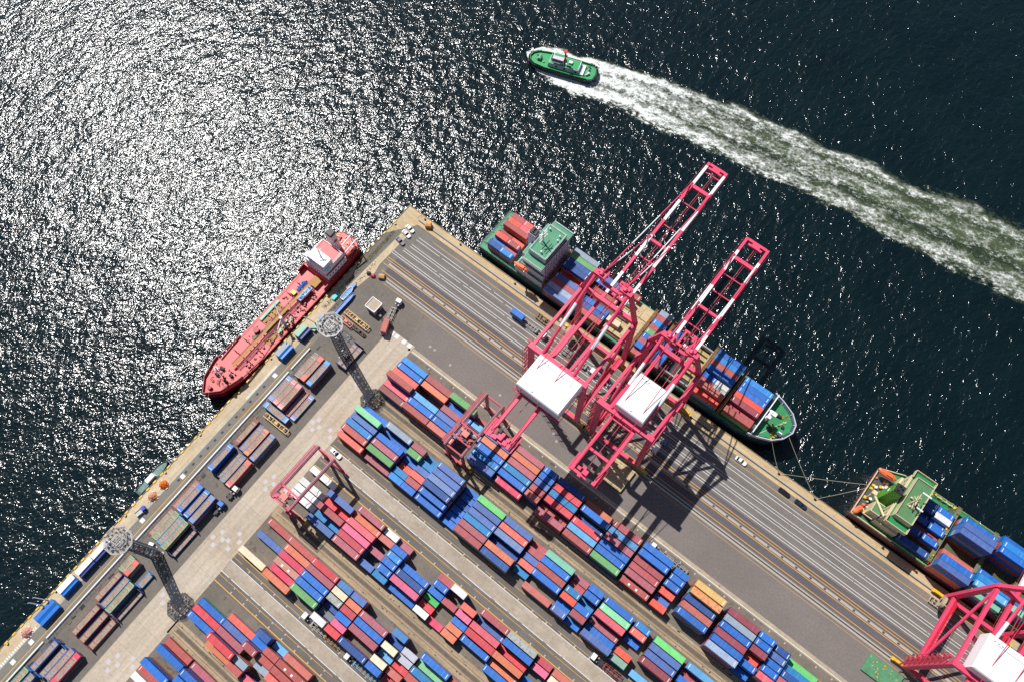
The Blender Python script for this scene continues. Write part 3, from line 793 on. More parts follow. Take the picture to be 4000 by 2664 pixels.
def lifeboat(parent, c, L, W_, H, rz, m):
    b = MB(Matrix.Translation(c) @ Matrix.Rotation(rz, 4, 'Z')); secs = []
    for i in range(9):
        t = -1+2*i/8; r = math.sqrt(max(.02, 1-abs(t)**2.6)); secs.append((t*L/2, r))
    vs = []; n = 10
    for x, r in secs:
        for j in range(n):
            a = 2*math.pi*j/n; vs.append((x, math.cos(a)*W_/2*r, math.sin(a)*H/2*(.6+.4*r)))
    fs = [(i*n+j, i*n+(j+1) % n, (i+1)*n+(j+1) % n, (i+1)*n+j) for i in range(8) for j in range(n)]
    fs += [tuple(range(n-1,-1,-1)), tuple(range(8*n, 9*n))]
    b.add(vs, fs); b.cbox((L*.1,0,H*.5),(L*.3,W_*.5,H*.25))
    return b.build('lifeboat', m, parent, smooth=False)

def ship_conts(ship, items, lowname):
    lw = Lower(); seen = {}
    for area, x, ft, y, zt, col, zb in items:
        L = 12.19 if ft == 40 else 6.06
        n = max(1, round((zt-zb)/CH)); z = zt-CH
        for i in range(1, n): lw.add(L, x, y, z-CH*i)
        lab = '%s %s container %s, %.0f' % ('long' if ft == 40 else 'short', WORD[col], area, 0)
        lab = lab[:-3]
        seen.setdefault(area, []).append((y, x, lab, L, zt, col, z))
    for area, it in seen.items():
        it.sort(); ys = []
        for y, x, lab, L, zt, col, z in it:
            if not ys or y-ys[-1] > 1.2: ys.append(y)
            r = len(ys)-1
            sib = [q for q in it if abs(q[0]-y) < 1.2 and q[5] == col]
            lab2 = lab + ', %s row from the quay' % ORD[r]
            if len(sib) > 1: lab2 += (', left end' if x == min(s[1] for s in sib) else ', right end')
            container(col, L, x, y, z, lab2, 'containers on the deck of %s' % ship)
    lw.done(lowname)

# --- dark green feeder ship in the middle
shB = thing('cargo_ship', 'dark green cargo ship loaded with containers, berthed under two quay cranes', 'ship', (110,12.7,-3), 0, 'ships at berth')
TB = Matrix.Translation((-110,-12.7,3))
bow = [(157,1.9),(168,2.2),(175.5,3.4),(180.6,5.6),(183.9,8.9),(185.6,13.0),(184.9,16.6),(181.6,19.7),(176,21.9),(168,23.3),(157,23.6)]
hullB = [(37.8,1.8)] + bow + [(37.8,23.6)]
cxy = lambda P, k, c: [(c[0]+(x-c[0])*k, c[1]+(y-c[1])*k) for x, y in P]
b = MB(TB); b.prism(cxy(hullB,.975,(110,12.7)), -6, 3.6, 0, hullB); h = b.build('hull', M_hullg, shB)
b = MB(TB); b.prism(cxy(hullB,.992,(110,12.7)), 3.605, 3.8, 0); b.build('deck', M_gdeck, shB)
b = MB(TB); fb = [(171.8,2.8)] + bow[2:9] + [(171.8,22.7)]
b.prism(cxy(fb,.985,(178,12.7)), 3.805, 6.2, 0)
b.prism([(173.9,3.6),(180,6.4),(183,9.6),(184.4,13),(183.7,16.2),(180.9,18.8),(176,20.8),(173.9,21.2)], 6.205, 6.3, 1)
b.build('forecastle', [M_hullg, M_gdeck2], shB)
b = MB(TB); wall_strip(b, [(171.8,2.5)] + bow[2:9] + [(171.8,22.9)], 5.6, 7.4, .35); 
for i in range(2, 9):
    p = bow[i]; q = (p[0]+(178-p[0])*.12, p[1]+(12.7-p[1])*.12); b.beam((p[0],p[1],6.9),(q[0],q[1],6.35),.16,.5)
b.build('bulwark', M_lilac, shB)
b = MB(TB); clutter(b, 175.5, 181.5, 6.5, 18.5, 6.3, 16, (1,2,2,3), .3, 1.3, .9)
for y in (5.9,7.1,8.4): b.tube((178+y*.3,y,7),(178.8+y*.3,y,7),.35,10,1)
for y in (9,15.5): b.tube((176.5,y,6.9),(178.6,y+.4,6.9),.6,12,3)
b.cbox((181.8,9.8,6.8),(1.5,1.3,.9),0)
b.beam((175,4.4,6.35),(181.5,16,6.35),.12,.1,0); b.beam((174.6,15.8,6.4),(182.4,17.6,6.4),.16,.1,2)
b.build('mooring_gear', [M_white, M_yel, M_ochre, M_dark], shB)
b = MB(TB); b.beam((173.2,2.9,6.9),(173.2,21.9,6.9),.35,6.0); 
for y in range(4, 22, 3): b.beam((173.2,y,7),(171.8,y,4.2),.25,.3)
b.build('breakwater', M_white, shB)
b = MB(TB); b.tube((174.6,11.2,6.3),(174.6,11.2,17),.45,8,0,.3); b.cbox((174.6,11.2,14),(1.6,3.6,.6)); b.cbox((175.4,11.2,16.4),(2.2,1.6,.5)); b.cbox((174.2,10,12),(1.2,1.2,1))
clutter(b, 173.6, 176, 9.6, 13, 12.4, 14, (0,), .3, .9, .8); b.build('foremast', M_white, shB)
# holds and hatch covers
b = MB(TB); b.box(73, 171.4, 3.2, 22.2, 3.805, 4.5, 0); b.build('cargo_deck', paint('cargo_deck_brown', alb(120,76,62), .7, .2, .3, rust=.4), shB)
b = MB(TB)
for i, x in enumerate((101.6,106.4,111.0)):
    for j, y in enumerate((4.2,10.2,16.4)): b.box(x, x+(4.5 if i < 2 else 4.2), y, y+5.9, 4.505, 5.7)
b.build('hatch_cover', M_hatch, shB)
b = MB(TB); b.box(130, 143.2, 3.4, 22, 4.505, 4.6, 0)
for y in (3.4,21.7): b.box(129.6, 143.2, y, y+.6, 4.605, 7.2, 1)
for x in (129.6,136.4,142.8): b.box(x, x+.5, 4.05, 21.65, 4.605, 6.6, 2)
for y in (6.4,9,11.6,14.2,16.8,19.4):
    b.box(136.95, 142.7, y, y+1.5, 4.605, random.uniform(5,6.2), 3)
b.build('open_hold', [M_dark, M_grey, M_hatch, paint('hold_beige', alb(190,170,110), .7, .2)], shB)
M_lash = paint('lashing_ochre', alb(160,112,60), .6, .25, .8, rust=.4)
for x, zt in ((72.2,8),(87,9),(115.3,7.5),(124.4,8),(143.9,11),(158.2,9)):
    b = MB(TB)
    for y in (2.6,7.5,12.6,17.6,22.6): b.beam((x-.35,y,4.5),(x-.35,y,zt),.3,.3); b.beam((x+.35,y,4.5),(x+.35,y,zt),.3,.3)
    for z in (zt,zt-2.4):
        b.box(x-.5, x+.5, 2.2, 23.1, z-.06, z)
    rails(b, [(x-.5,2.2),(x-.5,23.1)], zt); rails(b, [(x+.5,2.2),(x+.5,23.1)], zt)
    b.build('lashing_bridge', M_lash, shB)
b = MB(TB); rails(b, [(38,2.1),(38,23.3),(72,23.3)], 3.8); rails(b, [(38,2.1),(160,2.3)], 3.8)
clutter(b, 38.4, 40.6, 3, 22.5, 3.8, 16, (0,), .3, .8, .8); b.build('deck_rail', M_gdeck, shB)
# accommodation block
b = MB(TB)
b.box(57, 71.2, 2.6, 22.8, 3.805, 8.2, 0); b.box(58.4, 71.0, 3.6, 22.0, 8.205, 12.4, 0)
b.box(59.6, 70.8, 4.4, 21.2, 12.405, 20, 0); b.box(61.5, 71.1, 1.6, 23.4, 20.005, 21.2, 0); b.box(62, 70.4, 5.2, 19.4, 21.205, 24.2, 0)
b.build('accommodation_block', M_lilac, shB)
b = MB(TB)
b.box(57.1, 71.1, 2.7, 22.7, 8.2, 8.26); b.box(58.5, 70.9, 3.7, 21.9, 12.4, 12.46); b.box(59.7, 70.7, 4.5, 21.1, 20, 20.003)
b.box(61.6, 71.0, 1.8, 23.2, 21.2, 21.26); b.box(62.1, 70.3, 5.3, 19.3, 24.2, 24.26)
b.build('upper_deck', M_gdeck, shB)
b = MB(TB); rails(b, [(62.2,5.4),(70.2,5.4),(70.2,19.2),(62.2,19.2)], 24.26, closed=True); rails(b, [(57.3,2.8),(57.3,22.6)], 8.26); rails(b, [(58.6,3.8),(58.6,21.8)], 12.46); rails(b, [(61.8,2),(71,2)], 21.26); rails(b, [(61.8,23),(71,23)], 21.26); b.build('deck_rail', M_white, shB)
b = MB(TB)
for z in (10,14,16,18):
    for k in range(9): b.box(71.02 if z < 12.4 else 70.82, 71.06 if z < 12.4 else 70.86, 5+k*1.8, 5.7+k*1.8, z, z+.8)
b.box(70.42, 70.47, 5.8, 18.8, 22.2, 23.4); b.build('window', M_glass, shB)
b = MB(TB); b.prism([(57.6,10.6),(61.2,10.6),(61.2,14),(57.6,14)], 12.46, 25.5, 0); b.box(57.9, 60.9, 10.9, 13.7, 25.505, 26.3, 1)
for y in (11.6,12.4,13.1): b.tube((59.2,y,26.3),(59.2,y,27.2),.3,8,1)
b.build('funnel', [M_lilac, M_dark], shB)
b = MB(TB); b.tube((64.5,11.5,24.3),(64.5,11.5,33),.35,8,0,.2)
for z in (27,29.5,31): b.beam((64.5,9,z),(64.5,14,z),.2)
b.beam((63.4,10.2,30),(65.8,12.6,30),.3); b.tube((63.4,11.5,24.3),(64.5,11.5,29),.14); b.tube((64.5,10.2,24.3),(64.5,11.5,29),.14)
for p in ((67,7),(68.6,17),(69,15),(63.4,17.4)): b.tube((*p,24.3),(*p,25.6),.4,10,0,.3)
b.build('radar_mast', M_white, shB)
b = MB(TB); b.tube((60.2,6.4,12.5),(60.2,6.4,17.5),.5,8); b.beam((60.2,6.4,17.6),(67,3.4,18.6),.6,.7); b.cbox((60.2,6.6,18.2),(2,1.6,1.2)); b.build('provision_crane', M_white, shB)
lb = lifeboat(shB, Vector((-49,-11.2,16)), 6.8, 2.5, 2.4, 0, M_orng)
b = MB(TB)
for x in (58.8,63.4): b.beam((x,3.4,8.3),(x,.4,13.6),.4,.5)
b.build('davit', M_white, shB)
B_ = []
for y, cs, z in ((20.6,'brick2 coral',9.0),(18.1,'vermil rose',9.0),(12.1,'maroon coral',6.5),(9.6,'vermil brick',9.0),(7.1,'blue mauve',6.5),(4.6,'navy blue2',9.0)):
    for c, x in zip(cs.split(), (44.7,50.9)): B_.append(('on the green ship stern', x, 20, y, z, c, 3.85))
B_.append(('on the green ship stern', 47.8, 40, 15.2, 10.4, 'brick', 3.85))
for y, c, z in ((22.0,'grey',12.4),(19.4,'green',12.4),(16.9,'navy',12.4),(14.4,'navy',12.4),(11.9,'vermil',7.2),(9.4,'slate',9.8),(6.9,'brick2',9.8),(4.4,'greyblue',9.8)):
    B_.append(('before the green bridge', 79.4, 40, y, z, c, 4.52))
B_.append(('before the green bridge', 79.4, 40, 1.95, 9.8, 'lslate', 4.52))
for y, c, z in ((20.6,'slate',9.8),(18,'blue',9.8),(15.5,'brick',7.2),(9.2,'blue',7.2),(6.6,'navy',7.2),(4.0,'brick',7.2)): B_.append(('under the tallest quay crane', 94.2, 40, y, z, c, 4.52))
for x, y, c in ((104,22.1,'brick'),(103.6,18.6,'white'),(104.4,12.6,'white'),(104.2,7.6,'cream')): B_.append(('on the beige hatch covers', x, 20, y, 8.4, c, 5.75))
for k, c in enumerate('brick blue mauve blue green brick2 blue2 brick2 grey'.split()): B_.append(('between the two cranes', 119.7, 20, 2.9+2.45*k, 7.2 if k == 0 else 9.0, c, 4.52))
for k, c in enumerate('maroon navy blue maroon slate brick navy navy'.split()): B_.append(('under the crane nearest the bow', 127, 20, 3.5+2.45*k, 7.2, c, 4.52))
for y, c, z in ((21.4,'blue',12.4),(18.9,'blue2',12.4),(16.4,'brick',12.4),(13.9,'blue',12.4),(6.2,'salmon',12.4),(3.7,'vermil',9.8)): B_.append(('behind the last lashing bridge', 150.9, 40, y, z, c, 4.52))
for y, cs, z in ((11.3,'blue white',9.8),(8.7,'brick2 greyrust',9.8)):
    for c, x in zip(cs.split(), (147.8,154)): B_.append(('behind the last lashing bridge', x, 20, y, z, c, 4.52))
for y, c, z in ((19.6,'blue2',9.8),(17.1,'blue',9.8),(14.6,'blue',9.8),(12.1,'vermil',9.8),(9.6,'maroon',9.8),(7.1,'brick2',7.2),(4.6,'brick',9.8)): B_.append(('next to the green bow deck', 165.4, 40, y, z, c, 4.52))
ship_conts('the dark green cargo ship', B_, 'lower_ship_container_tiers')

# --- ship with the cream bridge at the right edge
shC = thing('container_ship', 'container ship with cream bridge and bright green funnel at the right edge', 'ship', (270,14,-3), 0, 'ships at berth')
TC = Matrix.Translation((-270,-14,3))
hullC = [(218.6,.9),(345,.9),(345,27.6),(240,27.6),(228,26.2),(218.6,22.6)]
b = MB(TC); b.prism(cxy(hullC,.985,(280,14)), -6, 4.8, 0, hullC); b.build('hull', M_hullr, shC)
b = MB(TC); b.prism(cxy(hullC,.994,(280,14)), 4.805, 5.0); b.build('deck', M_gdeck2, shC)
b = MB(TC); b.box(219.4, 226.6, 2.2, 21.4, 5.005, 5.1); b.build('aft_deck', paint('dark_aft_deck', alb(82,84,86), .8, .15), shC)
b = MB(TC); b.box(241, 345, 3, 25.4, 5.005, 5.6); b.build('cargo_deck', paint('cargo_deck_dark', alb(90,96,62), .7, .25, .4, rust=.4), shC)
b = MB(TC); wall_strip(b, [(236,1.1),(218.8,1.1),(218.8,22.4),(228,26)], 4.9, 6.1, .3); rails(b, [(236,1.3),(345,1.3)], 5.0); rails(b, [(228,26.0),(240,27.3),(345,27.3)], 5.0); b.build('bulwark', M_cream, shC)
b = MB(TC)
b.box(226.4, 235.4, 2.6, 23, 5.005, 9.5); b.box(227, 235.2, 3.4, 22.2, 9.505, 17.8); b.box(227.2, 235.6, .8, 24, 17.805, 19); b.box(228.2, 235.0, 3.8, 20.6, 19.005, 22)
b.box(222.6, 226.3, 3.4, 8, 5.005, 13)
b.build('accommodation_block', M_cream, shC)
b = MB(TC); b.box(227.5, 235.3, 1.1, 23.7, 19, 19.002); b.box(228.5, 234.7, 4.1, 20.3, 22, 22.06); b.box(222.9, 226.2, 3.7, 7.7, 13, 13.06); b.build('upper_deck', M_gdull, shC)
b = MB(TC); wall_strip(b, [(227.3,.9),(235.5,.9),(235.5,3.7)], 19.02, 20.2, .22); wall_strip(b, [(227.3,.9),(227.3,3.7)], 19.02, 20.2, .22); wall_strip(b, [(227.3,20.8),(227.3,23.9),(235.5,23.9),(235.5,20.8)], 19.02, 20.2, .22)
wall_strip(b, [(228.3,3.9),(234.9,3.9),(234.9,20.5),(228.3,20.5)], 22.0, 22.7, .2, closed=True); b.build('bridge_wing_rail', M_cream, shC)
for y0, y1 in ((1.2,3.5),(21,23.6)): b = MB(TC); b.box(227.6, 235.2, y0, y1, 19.02, 19.08); b.build('bridge_wing_deck', M_gdeck2, shC)
b = MB(TC)
for z in (11,13.4,15.6):
    for k in range(8): b.box(226.96, 226.99, 4.4+k*2.2, 5.2+k*2.2, z, z+.8); b.box(235.21, 235.24, 4.4+k*2.2, 5.2+k*2.2, z, z+.8)
    for k in range(3): b.box(228.4+k*2.4, 229.2+k*2.4, 3.36, 3.39, z, z+.8)
b.build('window', M_glass, shC)
b = MB(TC); b.prism([(222.8,9.2),(227.4,9.2),(227.4,13.6),(222.8,13.6)], 5.005, 24, 0, [(223.2,10.2),(226.6,10.2),(226.6,13.6),(223.2,13.6)]); b.box(223.3, 226.5, 10.3, 13.5, 24.005, 24.8, 1)
for x, y in ((224.2,11),(225.4,12.2),(224.4,12.8)): b.tube((x,y,24.8),(x,y,25.6),.3,8,1)
b.box(222.95, 223.04, 11, 12.4, 17.6, 19.2, 2); b.build('funnel', [M_gfun, M_dark, M_white], shC)
b = MB(TC); b.tube((231,11,22.1),(231,11,30),.4,8,0,.2)
for z in (25,27.4): b.beam((231,8.6,z),(231,13.6,z),.25); 
b.beam((229.6,12,26.4),(232.6,9.8,26.4),.25); b.tube((230,12.4,22.1),(231,11,27),.2); b.tube((230,9.6,22.1),(231,11,27),.2); clutter(b, 229.6, 232.6, 9, 13, 22.1, 12, (0,), .3, .9, 1.2)
b.build('radar_mast', M_cream, shC)
b = MB(TC); b.beam((231.2,14.6,27),(234.6,14.6,27),.5,.3); b.beam((232.4,9.2,25.6),(234.8,9.2,25.6),.45,.3); b.build('radar_scanner', M_white, shC)
b = MB(TC); b.tube((220.6,9.6,5.1),(220.6,9.6,13),.5,8); b.beam((220.6,9.6,12.8),(227.4,3.6,14.6),.7,.7); b.cbox((220.6,9.8,13.2),(1.8,1.6,1.2))
b.tube((221,4,5.1),(225.6,2.4,9),.3); b.build('provision_crane', M_cream, shC)
lifeboat(shC, Vector((-48.4,6.4,12.4)), 7.4, 2.7, 2.5, R(3), M_orng)
lifeboat(shC, Vector((-50,-11.0,10.4)), 4.4, 2.2, 1.5, R(70), M_orng)
b = MB(TC); clutter(b, 219.6, 224.5, 3.6, 19, 5.1, 26, (0,1,2,3), .3, 1.2, 1.2)
clutter(b, 237, 262, 25.2, 27, 5.0, 40, (1,4,4), .3, 1.4, .9)
b.tube((240,26.2,6.4),(250,26.0,6.6),.16,6,0); b.box(237,246.5,23.6,24.5,5.61,6.6,4)
for k in range(6): b.tube((236+k*2.2,26.6,5),(236+k*2.2,26.6,6),.3,8,1)
b.build('mooring_gear', [M_cream, M_yel, M_orng, M_white, M_gdeck2], shC)
for x in (250.2-1.2,263.9,277.6):
    b = MB(TC)
    for y in (2.2,8,14,20,26): b.beam((x-.4,y,5.6),(x-.4,y,9.4),.3,.3); b.beam((x+.4,y,5.6),(x+.4,y,9.4),.3,.3)
    b.box(x-.8, x+.8, 1.8, 26.4, 9.3, 9.4); clutter(b, x-.6, x+.6, 3, 25, 9.4, 10, (1,0,0), .3, .8, .6)
    b.build('lashing_bridge', [paint('lashing_olive', alb(120,124,84), .6, .25, .8), M_yel], shC)
C_ = []
for y, cs, z in ((20.4,'navy blue',10.8),(17.9,'navy white',10.8),(15.4,'navy blue',8.2),(12.9,'navy blue',10.8),(8.0,'navy blue',10.8)):
    for c, x in zip(cs.split(), (239,245.6)): C_.append(('beside the cream ship bridge', x, 20, y, z, c, 5.62))
C_.append(('beside the cream ship bridge', 242.2, 40, 10.4, 8.2, 'brick', 5.62))
C_.append(('beside the cream ship bridge', 242.2, 40, 3.6, 8.2, 'navy', 5.62))
for y, c, z in ((20.2,'blue',16),(17.5,'slate',18.6),(14.9,'slate',18.6),(6.6,'salmon',12.4),(4.0,'blue',15),(1.5+.0,'slate',15)): C_.append(('in cream ship second bay', 256.4, 40, y+.3, z, c, 5.62))
for y, c, z in ((23,'blue',16),(20.4,'blue2',18.6),(17.9,'blue',18.6),(9.4,'blue',10.8),(6.8,'blue2',13.4),(4.2,'sky',13.4),(1.7,'mint2',10.8)): C_.append(('in cream ship third bay', 270.4, 40, y, z, c, 5.62))
for y, c, z in ((22,'blue',16),(19.4,'navy',16),(6.8,'teal',13.4),(4.2,'mint2',13.4)): C_.append(('in cream ship fourth bay', 284.2, 40, y, z, c, 5.62))
ship_conts('the cream ship', C_, 'lower_bay_container_tiers')

# --- red tanker at the left quay (built in the left quay's own directions)
shT = thing('tanker_ship', 'red tanker with white bridge moored at the left quay, bow pointing down left', 'ship', LW(-8,-73,-3), QA, 'ships at berth')
TT = Matrix.Translation((8,73,3))
seaT = [(-8.6,-117.2),(-13.0,-111.8),(-15.0,-104.5),(-15.4,-96),(-15.6,-50),(-15.2,-38),(-14.2,-31),(-12,-28.6),(-5,-28.4),(-2.4,-30.2),(-1.3,-36),(-.9,-50),(-.75,-96),(-1.3,-104.5),(-3.6,-112.2)]
b = MB(TT); b.prism(cxy(seaT,.985,(-8,-73)), -6, 1.2, 0, seaT); b.build('hull', M_tankd, shT)
b = MB(TT); b.prism(cxy(seaT,.985,(-8,-73)), 1.205, 1.4); b.build('deck', M_tank, shT)
fcT = [(-8.6,-117.2),(-13.0,-111.8),(-15.0,-104.5),(-15.2,-102.4),(-1.05,-102.4),(-1.3,-104.5),(-3.6,-112.2)]
b = MB(TT); b.prism(cxy(fcT,.985,(-8,-108)), 1.405, 3.6); b.build('forecastle', M_tank, shT)
b = MB(TT); wall_strip(b, [(-15.2,-102.4),(-15.0,-104.5),(-13.0,-111.8),(-8.6,-117.2),(-3.6,-112.2),(-1.3,-104.5),(-1.05,-102.4)], 3.0, 4.9, .3)
b.beam((-15.2,-102.4,3.2),(-15.3,-90,1.9),.3,.9); b.beam((-1.05,-102.4,3.2),(-.9,-92,1.9),.3,.9)
wall_strip(b, [(-15.6,-54),(-15.6,-50),(-15.2,-38),(-14.2,-31),(-12,-28.6),(-5,-28.4),(-2.4,-30.2),(-1.3,-36),(-.9,-50),(-.9,-54)], 1.0, 4.3, .28); b.build('bulwark', M_tankd, shT)
b = MB(TT); b.prism([(-15.3,-50.5),(-14.9,-38),(-14,-31),(-12,-29),(-5,-28.8),(-2.8,-30.6),(-1.6,-36),(-1.2,-50.5)], 1.405, 4.2); b.build('poop_deck', M_tank, shT)
b = MB(TT)
b.box(-14.6, -1.9, -49.8, -38.2, 4.205, 7.4, 0); b.box(-13.8, -2.7, -49.6, -38.4, 7.405, 10.4, 0); b.box(-12.2, -3.0, -49.2, -44.2, 10.405, 13.6, 0); b.box(-14.9, -1.5, -49.0, -46.4, 10.406, 11.2, 0)
b.build('accommodation_block', M_white, shT)
b = MB(TT); b.box(-13.6, -2.9, -44.1, -38.6, 10.4, 10.46); b.box(-14.4, -2.1, -50.0+.4, -49.65, 7.4, 7.46); b.box(-2.65, -1.95, -49.4, -38.4, 7.4, 7.46); b.build('upper_deck', M_tank, shT)
b = MB(TT); rails(b, [(-12,-49),(-3.2,-49),(-3.2,-44.4),(-12,-44.4)], 13.6, closed=True); rails(b, [(-13.5,-44),(-13.5,-38.7),(-3,-38.7),(-3,-44)], 10.46); b.tube((-8,-45.5,13.6),(-8,-45.5,19),.3,8,0,.15); b.beam((-9.8,-45.5,17),(-6.2,-45.5,17),.2); b.beam((-9,-46.5,18),(-7,-44.5,18),.25); b.build('deck_rail', M_white, shT)
b = MB(TT)
for k in range(8): b.box(-13+k*1.25, -12.3+k*1.25, -49.83, -49.8, 5.6, 6.4)
for k in range(7): b.box(-11.6+k*1.2, -10.6+k*1.2, -49.24, -49.21, 11.8, 12.8)
for k in range(6): b.box(-1.9, -1.87, -48.6+k*1.7, -47.9+k*1.7, 5.6, 6.4)
b.build('window', M_glass, shT)
b = MB(TT); b.prism([(-11.6,-38.2),(-8.2,-38.2),(-8.2,-34.6),(-11.6,-34.6)], 4.205, 15.6, 0, [(-11.4,-37.6),(-8.4,-37.6),(-8.4,-34.8),(-11.4,-34.8)])
b.prism([(-11.3,-37.5),(-8.5,-37.5),(-8.5,-34.9),(-11.3,-34.9)], 15.605, 17.4, 1); b.tube((-8.28,-36.2,11.5),(-8.2,-36.2,11.5),.9,14,2)
b.build('funnel', [M_white, M_dark, M_tankd], shT)
b = MB(TT)
for x in (-6.6,-3.4): b.beam((x,-38,7.6),(x+.4,-29.6,9.4),.4,.5); b.beam((x,-37.4,4.2),(x,-37.4,7.6),.35); b.beam((x+.4,-30,4.2),(x+.4,-30,9.4),.35)
b.beam((-7.8,-35,6),(-3,-35,6),.25); b.beam((-6,-32.5,6.4),(-3,-32.5,6.4),.25); b.build('davit', M_white, shT)
lifeboat(shT, Vector((-3.2+8,-34.4+73,8.6)), 6.4, 2.3, 1.8, R(90), M_salm)
b = MB(TT); clutter(b, -13.5, -8.6, -33.6, -29.6, 4.2, 12, (0,1,1,2), .3, 1, .9); clutter(b, -7.4, -2.6, -36, -30, 4.2, 16, (0,0,2,1), .3, 1.2, 1.2); b.build('mooring_gear', [M_tankd, M_yel, M_grey], shT)
# deck gear
b = MB(TT); b.box(-8.3, -7.1, -101.8, -54, 3.0, 3.12, 0)
for y in range(-100, -54, 4): b.beam((-8.2,y,1.4),(-8.2,y,3),.16,.16,0); b.beam((-7.2,y,1.4),(-7.2,y,3),.16,.16,0)
b.box(-8.6, -4.6, -55.6, -51.4, 3.13, 3.2, 0); b.box(-13.4, -6.8, -80.2, -69.4, 1.42, 1.9, 0); b.box(-6.8, -2.6, -86, -76, 1.42, 1.6, 0); b.build('catwalk', M_ochre, shT)
b = MB(TT)
for x in (-6.6,-6.2,-5.7,-5.3,-9,-9.4): b.tube((x,-101,2.2),(x,-54.5,2.2),.13,6)
for y in (-58,-64,-70.5,-72.5,-74.5,-76.5,-84,-90,-96):
    b.tube((-13.6,y,2),(-2.2,y,2),.12,6)
    for x in (-12,-10.4,-4.2,-2.8): b.tube((x,y,1.4),(x,y,2.7),.22,8)
clutter(b, -13.6, -9, -90, -58, 1.4, 34, (0,), .3, 1.0, 1.0); clutter(b, -6.6, -2, -100, -58, 1.4, 60, (0,), .3, 1.0, 1.1)
b.tube((-11.2,-84.5,1.4),(-11.2,-84.5,3.4),1.3,12); b.tube((-5,-80,4.5),(-3.4,-98,7),.22,6)
for p, q in (((-14.9,-54),(-14.9,-100)),((-1.4,-54),(-1.4,-100))): rails(b, [p, q], 1.4)
b.build('deck_piping', M_tankd, shT)
b = MB(TT); b.box(-13.9, -12.6, -80, -69, 1.42, 2.6, 0); b.box(-9.4, -7, -82.5, -77.5, 1.91, 2.3, 1); b.box(-10.8, -9, -88, -83, 1.42, 2, 1)
for k in range(14): b.cbox((random.uniform(-4.4,-2), random.uniform(-80,-72), random.uniform(2,3.4)), (.6,random.uniform(.6,1.6),.6), 0, .3)
b.build('pale_green_tank', [paint('pale_sea_green', alb(140,200,170), .5, .15), paint('grey_green', alb(110,120,90), .6, .15)], shT)
b = MB(TT); b.box(-6.9, -4.9, -64, -56.6, 3.4, 4.2, 0)
for k in range(24): b.cbox((random.uniform(-6.6,-5.2), random.uniform(-63.6,-57), 4.3), (.5,.6,.2), 1, .3)
for x, y in ((-6.9,-64),(-4.9,-64),(-6.9,-56.6),(-4.9,-56.6)): b.beam((x,y,1.4),(x,y,3.4),.2,.2,0)
b.build('pipe_rack', [paint('rack_pale_blue', alb(150,178,214), .5, .2), M_skyp], shT)
b = MB(TT)
for k in range(10): b.tube((-11+random.uniform(-.4,.6), -60.5+k*.55, 2), (-9.6+random.uniform(-.3,.3), -60.3+k*.55, 2.3), .35, 8)
b.build('blue_drum_rack', M_blue, shT)
b = MB(TT); b.cbox((-10.6,-62.6,2.4),(2.3,1.7,1.6)); b.build('yellow_locker', paint('bright_yellow', (.80,.55,.01), .45, .05), shT)
b = MB(TT); b.tube((-3.6,-75.5,1.4),(-3.6,-75.5,9),.5,8); b.beam((-3.6,-75.5,9),(-9.6,-72.4,11),.4,.5); b.cbox((-3.6,-75.4,9.4),(1.2,1.2,1)); b.beam((-3.6,-75.5,8.8),(-1,-80,9.5),.3); b.build('hose_crane', M_lilac, shT)
b = MB(TT); b.tube((-7.6,-107,3.6),(-7.6,-107,14),.4,8,0,.25)
for z in (7,10,12.6): b.beam((-9,-107,z),(-6.2,-107,z),.18,.18,0)
b.box(-8.4, -6.8, -107.6, -106.4, 12.7, 12.8, 0); b.build('foremast', M_lilac, shT)
b = MB(TT); clutter(b, -12.6, -3.6, -111.5, -103, 3.6, 30, (0,0,0,1), .3, 1.1, .9); b.cbox((-8.2,-113.8,4.3),(1.6,1.4,1.3),0); clutter(b, -13.8, -2, -111, -103.5, 3.6, 18, (1,), .25, .5, .6)
for y in (-105,-108): b.tube((-10.6,y,4.3),(-9,y,4.3),.6,12,2); b.tube((-5.6,y,4.3),(-4.2,y,4.3),.6,12,2)
b.build('windlass', [M_tankd, M_ochre, M_dark], shT)

# --- tug under way
tug = thing('tugboat', 'green decked tugboat with white house and red mast, trailing a foaming wake', 'boat', (6.6,102.6,-3), R(18.5))
def tp(k, ins=0): 
    return [(-16.6+ins,0),(-15.8+ins,-2.2+ins*.2),(-13.2+ins*.4,-4.0+ins*.7),(-8,-4.9+ins),(6,-4.9+ins),(13,-4.7+ins),(15.6-ins*.6,-3.6+ins*.6),(16.6-ins,0),(15.6-ins*.6,3.6-ins*.6),(13,4.7-ins),(6,4.9-ins),(-8,4.9-ins),(-13.2+ins*.4,4.0-ins*.7),(-15.8+ins,2.2-ins*.2)]
b = MB(); b.prism(cxy(tp(0),.92,(0,0)), -2, 2.5, 0, tp(0)); b.build('hull', paint('tug_hull', (.02,.05,.04), .5, .2), tug)
b = MB(); b.prism(tp(0,.7), 2.505, 2.6); b.build('deck', M_tugg, tug)
b = MB(); wall_strip(b, [tp(0,.3)[i] for i in (9,10,11,12,13,0,1,2,3,4,5)], 2.5, 3.5, .25); b.build('bulwark', M_tugg, tug)
P_ = tp(0); b = MB(); n = 0
for p, q in zip(P_, P_[1:]+P_[:1]):
    L = math.dist(p, q); k = max(1, int(L/.95))
    for i in range(k):
        x = p[0]+(q[0]-p[0])*(i+.5)/k; y = p[1]+(q[1]-p[1])*(i+.5)/k
        a = math.atan2(q[1]-p[1], q[0]-p[0]); big = abs(x) > 12
        d = Vector((math.sin(a), -math.cos(a), 0)); c = Vector((x,y,2.3))
        b.tube(c-d*.1, c+d*(.75 if big else .35), .62 if big else .45, 9)
b.build('tyre_fender', M_rubber, tug)
